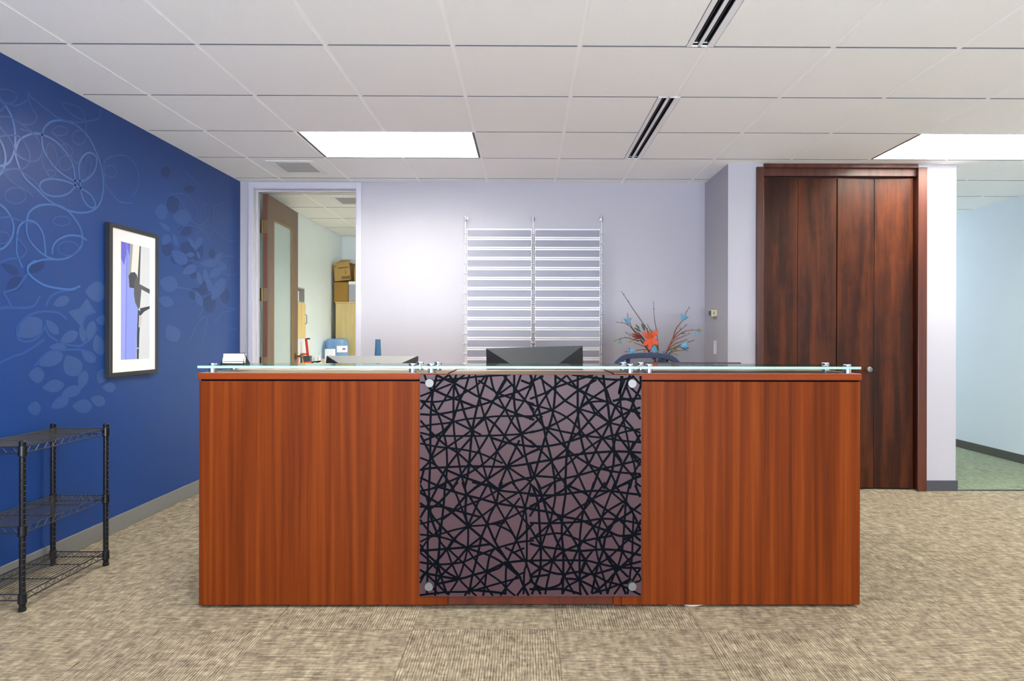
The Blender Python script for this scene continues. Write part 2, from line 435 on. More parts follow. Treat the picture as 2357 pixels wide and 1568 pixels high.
C5 = [([(150, 560), (190, 470), (300, 418), (400, 435), (500, 490), (590, 590), (640, 690), (660, 830), (650, 880), (590, 935), (500, 955), (410, 935), (360, 880), (375, 830), (450, 805), (580, 825), (700, 880), (790, 940), (830, 1010), (820, 1050), (770, 1035), (720, 960), (700, 830), (690, 700), (720, 620), (780, 580), (840, 620), (830, 720), (770, 800), (690, 825), (590, 790), (480, 700), (400, 580), (375, 450), (410, 350), (500, 305), (640, 330), (760, 430), (830, 560), (880, 700), (900, 880), (860, 1030), (760, 1090), (620, 1080), (450, 1000), (330, 890), (220, 780), (160, 640), (150, 560)], .011, 1),
      ([(0, 100), (90, 220), (140, 360), (145, 540), (100, 660), (30, 695), (0, 690)], .012, 1), ([(0, 440), (50, 540), (65, 650), (40, 740), (0, 790)], .012, 1),
      ([(190, 375), (300, 420), (370, 520), (370, 600), (320, 655), (230, 640), (160, 590), (110, 480), (0, 340)], .009, 2), ([(45, 740), (150, 720), (240, 770), (330, 840), (360, 900)], .009, 2),
      ([(0, 1010), (80, 1080), (135, 1200), (120, 1310), (60, 1390), (0, 1415)], .011, 1), ([(245, 1170), (270, 1090), (350, 1035), (450, 1025), (560, 1050), (660, 1150), (715, 1260), (715, 1370), (660, 1440), (560, 1490), (400, 1495), (290, 1530), (260, 1568)], .011, 1),
      ([(160, 1350), (180, 1220), (245, 1165), (320, 1180), (380, 1260), (400, 1360), (410, 1470)], .011, 1), ([(245, 1170), (250, 1280), (300, 1370), (400, 1460), (480, 1490)], .010, 1), ([(160, 1340), (165, 1450), (210, 1568)], .010, 1),
      ([(0, 1530), (100, 1490), (200, 1480), (245, 1420), (200, 1350), (160, 1280)], .010, 2), ([(465, 1450), (470, 1390), (510, 1330), (600, 1290), (700, 1295), (760, 1330)], .011, 1),
      ([(60, 150), (150, 180), (250, 130), (260, 60)], .009, 2), ([(250, 80), (400, 200), (530, 290), (700, 320), (860, 290)], .010, 2), ([(900, 700), (920, 640), (1000, 605), (1100, 610), (1180, 700), (1200, 850), (1150, 950)], .010, 2),
      ([(900, 700), (920, 850), (980, 940), (1045, 1000), (1150, 1010)], .010, 2), ([(0, 280), (100, 280), (230, 360), (330, 440)], .009, 2), ([(0, 450), (80, 435), (190, 450), (260, 560), (270, 650), (220, 715), (120, 722), (0, 730)], .009, 2),
      ([(45, 750), (130, 840), (250, 910), (300, 960)], .008, 2), ([(450, 400), (560, 500), (640, 640), (690, 680)], .008, 2), ([(640, 330), (740, 400), (745, 300), (700, 200), (560, 150)], .008, 2), ([(370, 600), (385, 700), (440, 780)], .008, 2),
      ([(540, 150), (600, 230), (720, 300), (860, 290), (870, 200)], .008, 2), ([(0, 230), (40, 210), (55, 160), (0, 120)], .010, 2), ([(140, 300), (220, 340), (300, 330), (330, 270), (290, 200), (250, 90)], .008, 2), ([(0, 1140), (100, 1135), (200, 1165), (300, 1180)], .009, 2)]
for pts, w, mi in C5: curve(pts, w, mi, O5, S5)
for (cx, cy, rx, ry, r) in [(150, 950, 90, 68, 0), (545, 1165, 75, 40, 0), (530, 395, 62, 40, 0), (575, 670, 56, 62, 0), (455, 757, 38, 30, 0), (40, 1310, 60, 50, 0), (960, 740, 55, 50, 20), (590, 560, 60, 40, 60), (690, 450, 60, 60, 20), (70, 100, 90, 60, 10), (765, 700, 26, 90, 5), (460, 600, 40, 100, -15), (600, 1400, 90, 60, 0)]:
    e = ell(cx, cy, rx, ry, r, O5, S5); decal_line([wp(*p) for p in e+e[:1]], .007, 2)
for pts in [[(430, 420), (470, 340), (560, 290), (700, 270)], [(170, 640), (200, 580), (290, 500), (400, 470), (540, 480), (620, 540)], [(170, 640), (190, 720), (280, 740), (360, 700), (430, 600)], [(270, 120), (330, 180), (440, 240), (640, 270), (740, 240)],
            [(270, 120), (270, 60), (340, 10)], [(770, 640), (765, 560), (800, 500), (880, 470)], [(0, 460), (60, 435), (300, 430), (380, 330)], [(0, 940), (150, 870), (240, 840), (420, 720)], [(540, 740), (460, 680), (420, 600)], [(330, 960), (450, 840), (600, 815), (760, 815), (880, 880)],
            [(70, 330), (60, 300), (170, 260), (230, 180), (270, 120)], [(70, 330), (110, 400), (120, 440)], [(740, 780), (850, 700), (890, 610)], [(560, 740), (640, 770), (740, 780)]]:
    curve(pts, .012, 2 if pts[0][0] != 270 else 1, O7, S7)
for pts in [[(130, 235), (200, 290), (240, 400), (320, 455), (380, 430), (405, 360), (380, 295), (345, 320), (335, 400), (350, 460)], [(60, 330), (90, 250), (150, 225), (220, 230), (290, 300), (320, 400), (315, 460)], [(180, 520), (210, 470), (280, 465), (360, 500), (400, 580)],
            [(430, 400), (440, 320), (510, 290)], [(430, 400), (440, 490), (530, 570), (600, 580)], [(395, 250), (430, 350), (430, 480), (400, 560)], [(360, 1000), (430, 960), (530, 880), (560, 760)], [(470, 1000), (520, 1070), (600, 1090)], [(470, 720), (520, 690), (600, 700)], [(440, 1200), (500, 1120), (600, 1090)],
            [(40, 910), (120, 925), (250, 940), (340, 1000), (350, 1090), (320, 1160)], [(540, 1250), (560, 1230), (610, 1240)], [(490, 780), (530, 830), (600, 830)], [(250, 1340), (300, 1230), (360, 1150), (390, 1180), (350, 1330)], [(210, 50), (300, 130), (350, 200)]]:
    curve(pts, .008, 2, O6, S6)
struct('wall_left', wl, [M['paper'], M['pp1'], M['pp2'], M['pp3'], M['pp4'], M['pp5']])
struct('baseboard_left', MB().box(XL, XL+.012, YF, YB, 0, .102), M['base'], bevel=.003)
DL, DR, DT = -2.468, -1.533, 2.57          # doorway in the back wall
YB2 = YB+.115
struct('wall_back', MB().box(XL, DL, YB, YB2, 0, CEIL+.3).box(DR, 1.74, YB, YB2, 0, CEIL+.3).box(DL, DR, YB, YB2, DT, CEIL+.3), M['wall'])
struct('baseboard_back', MB().box(DR+.06, 1.62, YB-.012, YB, 0, .102), M['base_dark'])
struct('wall_alcove', MB().box(1.62, 1.74, YC+.12, YB, 0, CEIL+.3), M['wall'])
struct('wall_closet', MB().box(1.62, 1.86, YC, YC+.12, 0, CEIL+.3).box(3.205, 3.46, YC, YEND, 0, CEIL+.3).box(1.86, 3.205, YC+.0, YC+.12, 2.60, CEIL+.3).box(1.74, 3.205, YC+.55, YC+.6, 0, CEIL+.3), M['wall'])
struct('baseboard_closet', MB().box(3.215, 3.47, YC-.01, YC, 0, .085).box(3.46, 3.47, YC, YEND, 0, .085), M['base_dark'])
struct('wall_right', MB().box(XR, XR+.12, YF, YEND, 0, CEIL+.3), M['wall_hall'])
struct('baseboard_right', MB().box(XR-.012, XR, YF, YEND, 0, .085), M['base_hall'])
struct('wall_hall_end', MB().box(3.46, XR, YEND, YEND+.12, 0, CEIL+.3), M['wall_hall'])
struct('wall_copy_room_left', MB().box(XL-.13, XL-.01, YB2, 8.6, 0, CEIL+.3), M['wall_room'])
struct('wall_copy_room_back', MB().box(XL-.12, 1.74, 8.5, 8.62, 0, CEIL+.3), M['wall_room'])
struct('wall_copy_room_right', MB().box(1.62, 1.74, YB2, 8.5, 0, CEIL+.3), M['wall_room'])
# wall behind the camera; unseen window, widened and lowered for the light it admits
WX0, WX1, WZ0, WZ1 = -2.4, 2.6, .15, 2.45
struct('wall_front', MB().box(XL, WX0, YF-.12, YF, 0, CEIL+.3).box(WX1, XR, YF-.12, YF, 0, CEIL+.3).box(WX0, WX1, YF-.12, YF, 0, WZ0).box(WX0, WX1, YF-.12, YF, WZ1, CEIL+.3), M['wall'])
wf = MB()
for i in range(5):
    x = WX0+.03+(WX1-WX0-.06)*i/4; wf.box(x-.03, x+.03, YF-.09, YF-.03, WZ0, WZ1)
wf.box(WX0, WX1, YF-.09, YF-.03, WZ0, WZ0+.06).box(WX0, WX1, YF-.09, YF-.03, WZ1-.06, WZ1)
struct('window_1', wf, M['black'])

# ceiling: tegular tiles hung in a grid
T = .6096
cx0, cy0 = -.355-.61*0, 5.323
gx = [-.355 + T*k for k in range(-4, 10)]
gy = [5.323 + T*k for k in range(-15, 7)]
holes = []       # (x0,x1,y0,y1) left open for fixtures
LIGHTS = [(-1.574, 4.104), (2.693, 4.104), (-1.574, 1.665), (2.693, 1.665), (.255, -1.382), (-1.574, -1.992), (2.693, -1.992)]
for x, y in LIGHTS: holes.append((x, x+2*T, y, y+T))
LB = [(-.355, 6.542), (3.3+.003, 6.542)]
holes.append((-.355, .8642, 6.542, 6.542+T))
cm = MB()
def open_at(x, y):
    return any(a-.01 < x < b+.01 and c-.01 < y < d+.01 for a, b, c, d in holes)
SD = [(.765, .895, 3.494, 4.713), (.765, .895, 1.666, 2.885)]
zt = CEIL
for i in range(-1, len(gx)):
    xa = gx[i]+.010 if i >= 0 else XL
    xb = (gx[i+1]-.010) if i+1 < len(gx) else XR
    xa = max(xa, XL); xb = min(xb, XR)
    if xb-xa < .02: continue
    for j in range(len(gy)-1):
        ya, yb = gy[j]+.007, gy[j+1]-.007
        xs, ye = xb, yb
        if ya > YEND or yb < YF: continue
        ya = max(ya, YF); yb = min(yb, YEND)
        mx_, my_ = (xa+xb)/2, (ya+yb)/2
        if open_at(mx_, my_): continue
        if ya < YB < yb and xa < 1.6:
            parts = [(ya, YB), (YB2, yb)]
        else: parts = [(ya, yb)]
        for (p, q) in parts:
            if q-p < .01: continue
            x2 = xb
            for (sx0, sx1, sy0, sy1) in SD:
                if sx0 < xb and sx1 > xb and p < sy1-.05 and q > sy0+.05: x2 = sx0-.004
            x1_ = xa
            for (sx0, sx1, sy0, sy1) in SD:
                if sx0 < xa < sx1 and p < sy1-.05 and q > sy0+.05: x1_ = sx1+.003
            cm.box(x1_, x2, p, q, zt, zt+.018, 0)
            cm.m[-4] = cm.m[-3] = 3  # Y faces only: painted shade of the row gaps
for x in gx:
    if not (XL < x < XR): continue
    y = YF
    for c_, d_ in sorted((c, d) for a, b, c, d in holes if a+.05 < x < b-.05):
        cm.box(x-.013, x+.013, y, c_, zt+.003, zt+.012, 1); y = d_
    for a, b, c_, d_ in (SD[1], SD[0]):
        if a < x < b: cm.box(x-.013, x+.013, y, c_, zt+.003, zt+.012, 1); y = d_
    cm.box(x-.013, x+.013, y, YEND, zt+.003, zt+.012, 1)
for y in gy:
    if YF < y < YEND:
        segs = [(XL, XR)]
        cuts = sorted([(a, b) for a, b, c, d in holes if c+.05 < y < d-.05] + [(a-.004, b) for a, b, c, d in SD if c+.05 < y < d-.05])
        x = XL
        for a, b in cuts: cm.box(x, a, y-.012, y+.012, zt+.014, zt+.0185, 1); x = b
        cm.box(x, XR, y-.012, y+.012, zt+.014, zt+.0185, 1)
# wall angle
cm.box(XL, XL+.02, YF, YB, zt+.0005, zt+.006, 1).box(XL, 1.62, YB-.02, YB, zt+.0005, zt+.006, 1)
cm.box(XL-.1, XR+.1, YF-.1, YEND+.1, zt+.25, zt+.3, 2)
struct('ceiling', cm, [M['tile'], M['grid'], M['void'], M['tile_edge_shade']])

# ------------------------------------------------------------ ceiling fixtures
E_MAIN = emission_mat('lamp_panel', (255, 250, 240), 18.0)
E_ROOM = emission_mat('lamp_panel_copy_room', (255, 254, 246), 44.0)
def make_light(label, emat, n=(2, 1)):
    t = thing('ceiling_light', label, 'ceiling light', group=None)
    w, d, h = 2*T, T, .11
    hs = MB()
    e = .012
    hs.box(e, w-e, e, e+.006, .008, h).box(e, w-e, d-e-.006, d-e, .008, h).box(e, e+.006, e, d-e, .008, h).box(w-e-.006, w-e, e, d-e, .008, h).box(e, w-e, e, d-e, h, h+.006)
    hs.build('housing', M['white'], t, loc=(0, 0, 0))
    MB().box(.004, w-.004, .004, .016, .001, .008).box(.004, w-.004, d-.016, d-.004, .001, .008).box(.004, .020, .016, d-.016, .001, .008, 1).box(w-.020, w-.004, .016, d-.016, .001, .008, 1).build('frame', [M['white'], M['black']], t, loc=(0, 0, 0))
    MB().box(.03, w-.03, .03, d-.03, h-.012, h-.004).build('lamp_panel', emat, t, loc=(0, 0, 0))
    lv = MB()
    for k in (1, 2): y = .02+(d-.04)*k/3; lv.prism([(.02, y-.004, .012), (.02, y+.004, .012), (.02, y+.011, .06), (.02, y-.011, .06)], (w-.04, 0, 0))
    for k in range(1, 6): x = .02+(w-.04)*k/6; lv.box(x-.002, x+.002, .02, d-.02, .014, .058)
    lv.build('louvre', M['white'], t, loc=(0, 0, 0))
    return t
lab = ['bright recessed ceiling light panel above the doorway, near the blue wall', 'bright recessed ceiling light panel above the dark closet doors, cut by the frame edge',
       'ceiling light panel overhead in front of the blue wall, left of the camera', 'ceiling light panel overhead at the right of the camera', 'ceiling light panel behind the camera, nearest the middle', 'ceiling light panel behind the camera at the blue wall', 'ceiling light panel behind the camera at the far right']
L0 = make_light(lab[0], E_MAIN); L0.location = (LIGHTS[0][0], LIGHTS[0][1], CEIL)
for (x, y), s in zip(LIGHTS[1:], lab[1:]):
    c = copy_tree(L0); c.location = (x, y, CEIL); c['label'] = s
LR = make_light('ceiling light panel of the room behind the open door', E_ROOM); LR.location = (-.355, 6.542, CEIL)

def slot_diffuser(y0, label):
    t = thing('slot_diffuser', label, 'air vent', (.765, y0, CEIL), group='linear slot diffusers in the ceiling')
    L = 1.219; w = .130
    f = MB().box(0, .024, 0, L, -.002, .005).box(.052, .070, 0, L, -.002, .005).box(.098, w, 0, L, -.002, .005)
    f.box(.024, .098, 0, .010, -.002, .005).box(.024, .098, L-.010, L, -.002, .005)
    f.build('frame', M['white'], t, bevel=.002, loc=(0, 0, 0))
    for x in (.024, .070):
        MB().box(x, x+.028, .010, L-.010, .030, .036).box(x-.002, x, .010, L-.010, .0052, .036).box(x+.028, x+.030, .010, L-.010, .0052, .036).box(x, x+.028, .008, .010, .0052, .036).box(x, x+.028, L-.010, L-.008, .0052, .036).build('slot', M['black'], t, loc=(0, 0, 0))
        b = MB()
        for (ya, yb) in ((.02, L*.5-.01), (L*.5+.01, L-.02)): b.tube([(x+.019, ya, .020), (x+.019, yb, .020)], .004, 8)
        b.build('blade', M['charcoal'], t, loc=(0, 0, 0))
    return t
slot_diffuser(SD[0][2], 'white two-slot ceiling air diffuser, the farther one towards the back wall')
slot_diffuser(SD[1][2], 'white two-slot ceiling air diffuser, the nearer one cut by the top of the picture')
def grille(x0, x1, y0, y1, label, name='air_grille', inner=.05):
    t = world_thing(name, label, 'air vent', (x0, y0, CEIL-.006))
    z = CEIL-.006
    f = MB().box(x0, x1, y0, y0+inner, z, CEIL-.001).box(x0, x1, y1-inner, y1, z, CEIL-.001).box(x0, x0+inner, y0+inner, y1-inner, z, CEIL-.001).box(x1-inner, x1, y0+inner, y1-inner, z, CEIL-.001)
    f.build('frame', M['white'], t, bevel=.002)
    g = MB(); n = 14
    for k in range(n):
        y = y0+inner+(y1-y0-2*inner)*(k+.5)/n; g.box(x0+inner, x1-inner, y-.003, y+.003, z+.0005, z+.003)
    g.box(x0+inner, x1-inner, y0+inner, y1-inner, z+.003, z+.004)
    g.build('vent_core', M['vent_grey'], t)
    return t
grille(-2.075, -1.695, 4.79, 5.18, 'small square grey air grille in the ceiling by the blue wall')
grille(-1.98, -1.55, 6.01, 6.40, 'square grey air grille in the ceiling of the room behind the open door')

# ------------------------------------------------------------ doorway and door
fr = MB()
for x0, x1 in ((DL-.037, DL), (DR, DR+.045)):
    fr.box(x0, x1, YB-.018, YB, 0, DT+.055)
fr.box(DL, DR, YB-.018, YB, DT, DT+.055)
fr.box(DL, DL+.006, YB-.018, YB2+.01, 0, DT).box(DR-.006, DR, YB-.018, YB2+.01, 0, DT).box(DL+.006, DR-.006, YB-.018, YB2+.01, DT-.006, DT)
fr.box(DL+.006, DL+.018, YB+.045, YB+.08, 0, DT-.006).box(DR-.018, DR-.006, YB+.045, YB+.08, 0, DT-.006).box(DL+.018, DR-.018, YB+.045, YB+.08, DT-.018, DT-.006)
struct('trim_1', fr, M['white_trim'], bevel=.003)
ang = math.atan2(.045, .85)
d1 = sempty('door_1', (-2.40, YB2+.03, 0)); d1.rotation_euler.z = ang; d1['_w'] = (0, 0, 0)
W, DH, TH = .87, 2.555, .044       # leaf in local frame: length along +Y, thickness towards -X
lf = MB()
lf.box(-TH, 0, .003, .165, .01, DH, 0).box(-TH, 0, W-.17, W, .01, DH, 0).box(-TH, 0, .165, W-.17, DH-.20, DH, 0).box(-TH, 0, .165, W-.17, .01, .30, 0)
lf.box(-TH, 0, 0, .003, .01, DH, 1)
lf.build('door_leaf', [M['door'], M['door_edge']], d1, loc=(0, 0, 0), bevel=.002)
bd = MB(); g0, g1, z0, z1 = .165, W-.17, .30, DH-.20
for xa, xb in ((-.012, -.001), (-TH+.001, -TH+.012)):
    bd.box(xa, xb, g0, g0+.012, z0, z1).box(xa, xb, g1-.012, g1, z0, z1).box(xa, xb, g0+.012, g1-.012, z1-.012, z1).box(xa, xb, g0+.012, g1-.012, z0, z0+.012)
bd.build('glass_bead', M['bead'], d1, loc=(0, 0, 0))
MB().box(-.027, -.017, g0+.002, g1-.002, z0+.002, z1-.002).build('glass_pane', M['frost'], d1, loc=(0, 0, 0))
for z in (2.25, 1.62, .98, .3):
    h = MB().box(-TH-.002, -.001, -.0035, 0, z-.06, z+.06).box(-TH-.046, -TH-.002, -.0035, -.0005, z-.06, z+.06).cyl((-TH-.002, -.006, z-.06), (-TH-.002, -.006, z+.06), .007, 12)
    for dz in (-.04, 0, .04): h.cyl((-.02, -.0035, z+dz), (-.02, -.0052, z+dz), .004, 8).cyl((-TH-.026, -.0035, z+dz), (-TH-.026, -.0052, z+dz), .004, 8)
    h.build('hinge', M['brass'], d1, loc=(0, 0, 0))
hd = MB().lathe([(.032, 0), (.032, .008), (.012, .012), (.011, .045), (.022, .05), (.027, .062), (.024, .074), (.012, .078)], (0, W-.07, 1.02), 20, 'x')
hd.build('door_handle', M['brass'], d1, loc=(0, 0, 0), smooth=True)

# ------------------------------------------------------------ closet
c0, c1 = 1.844, 3.214
cs = MB().box(c0, c0+.058, YC-.02, YC+.11, 0, 2.60).box(c1-.072, c1, YC-.02, YC-.0, 0, 2.60).box(c1-.072+.018, c1-.009, YC, YC+.11, 0, 2.60)
cs.box(c0+.058, c1-.072, YC-.02, YC, CEIL-.035, CEIL-.004).box(c0+.058, c1-.054, YC+.012, YC+.05, 2.535, 2.60)
struct('trim_2', cs, M['casing'], bevel=.003)
d2 = sempty('door_2', (2.52, YC+.04, 0))
lx = [c0+.060, 2.204, 2.516, 2.828, c1-.076]
for i in range(4):
    a, b = lx[i]+(.004 if i == 2 else .0012), lx[i+1]-(.004 if i == 1 else .0012)
    off = .010*(1 if i % 2 else 0)
    ya, yb = (YC+.035, YC+.035+.016) if i % 2 == 0 else (YC+.051, YC+.035)
    m = MB().prism([(a, ya, .012), (b, yb, .012), (b, yb+.032, .012), (a, ya+.032, .012)], (0, 0, 2.513))
    if i == 2:
        lf2 = m.build('door_leaf', M['closet'], d2, bevel=.003)
        MB().lathe([(.012, 0), (.009, -.012), (.012, -.02), (.022, -.026), (.024, -.036), (.019, -.044), (.008, -.047)], (2.768, YC+.043, .975), 20, 'y').build('door_knob', M['steel'], d2, smooth=True)
    else: m.build('door_leaf', M['closet'], d2, bevel=.003)

# ------------------------------------------------------------ reception desk
YD = 2.754
desk = world_thing('reception_desk', 'wide reddish wood reception desk with a dark web-patterned centre panel and glass counter shelf', 'reception desk', (.02, 2.95, 0))
xa, xb = -1.489, 1.533
s1, s2 = -.355, .401
MB().box(xa, s1, YD, YD+.025, .012, 1.034).build('front_panel', M['desk'], desk, bevel=.0015)
MB().box(s2, xb, YD, YD+.025, .012, 1.034).build('front_panel', M['desk'], desk, bevel=.0015)
MB().box(s1+.001, s2-.001, YD+.006, YD+.031, .012, 1.034).build('front_panel', M['desk_d'], desk, bevel=.0015)
MB().box(xa+.004, xb-.004, YD+.010, YD+.34, 1.034, 1.041).build('reveal_shadow_strip', M['print'], desk)  # black colour stands in for the shadow line in the recess
MB().box(xa-.006, s1-.0008, YD-.004, YD+.356, 1.041, 1.0705, 0).build('transaction_top', [M['desk_h']], desk, bevel=.003)
MB().box(s1+.0008, s2-.0008, YD-.000, YD+.356, 1.041, 1.067, 0).build('transaction_top', [M['desk_h']], desk, bevel=.003)
MB().box(s2+.0008, xb+.006, YD-.004, YD+.356, 1.041, 1.0705, 0).build('transaction_top', [M['desk_h']], desk, bevel=.003)
for a, b in ((xa-.005, s1-.0018), (s1+.0018, s2-.0018), (s2+.0018, xb+.005)):
    MB().box(a+.002, b-.002, YD, YD+.354, 1.0703 if a != s1+.0018 else 1.0668, 1.0713 if a != s1+.0018 else 1.0678).build('laminate_top_glare', M['top'], desk)  # thin sheet whose colour carries the glare
for x in (xa, xb-.025):
    MB().box(x, x+.025, YD+.025, YD+.34, .012, 1.034).build('side_panel', M['desk'], desk, bevel=.0015)
    MB().box(x, x+.025, YD+.34, YD+1.10, .012, .705).build('end_panel', M['desk'], desk, bevel=.0015)
MB().box(xa+.025, xb-.025, YD+.315, YD+.34, .735, 1.034).build('back_panel', M['desk_d'], desk)
MB().box(xa, xb, YD+.05, YD+1.12, .706, .735).build('work_surface', M['desk_h'], desk, bevel=.002)
for x in (-1.40, -.71, .02, .73, 1.45):
    MB().lathe([(.022, 0), (.024, .004), (.012, .008), (.006, .0125)], (x, YD+.04, 0), 16).build('levelling_foot', M['steel'], desk, smooth=True)
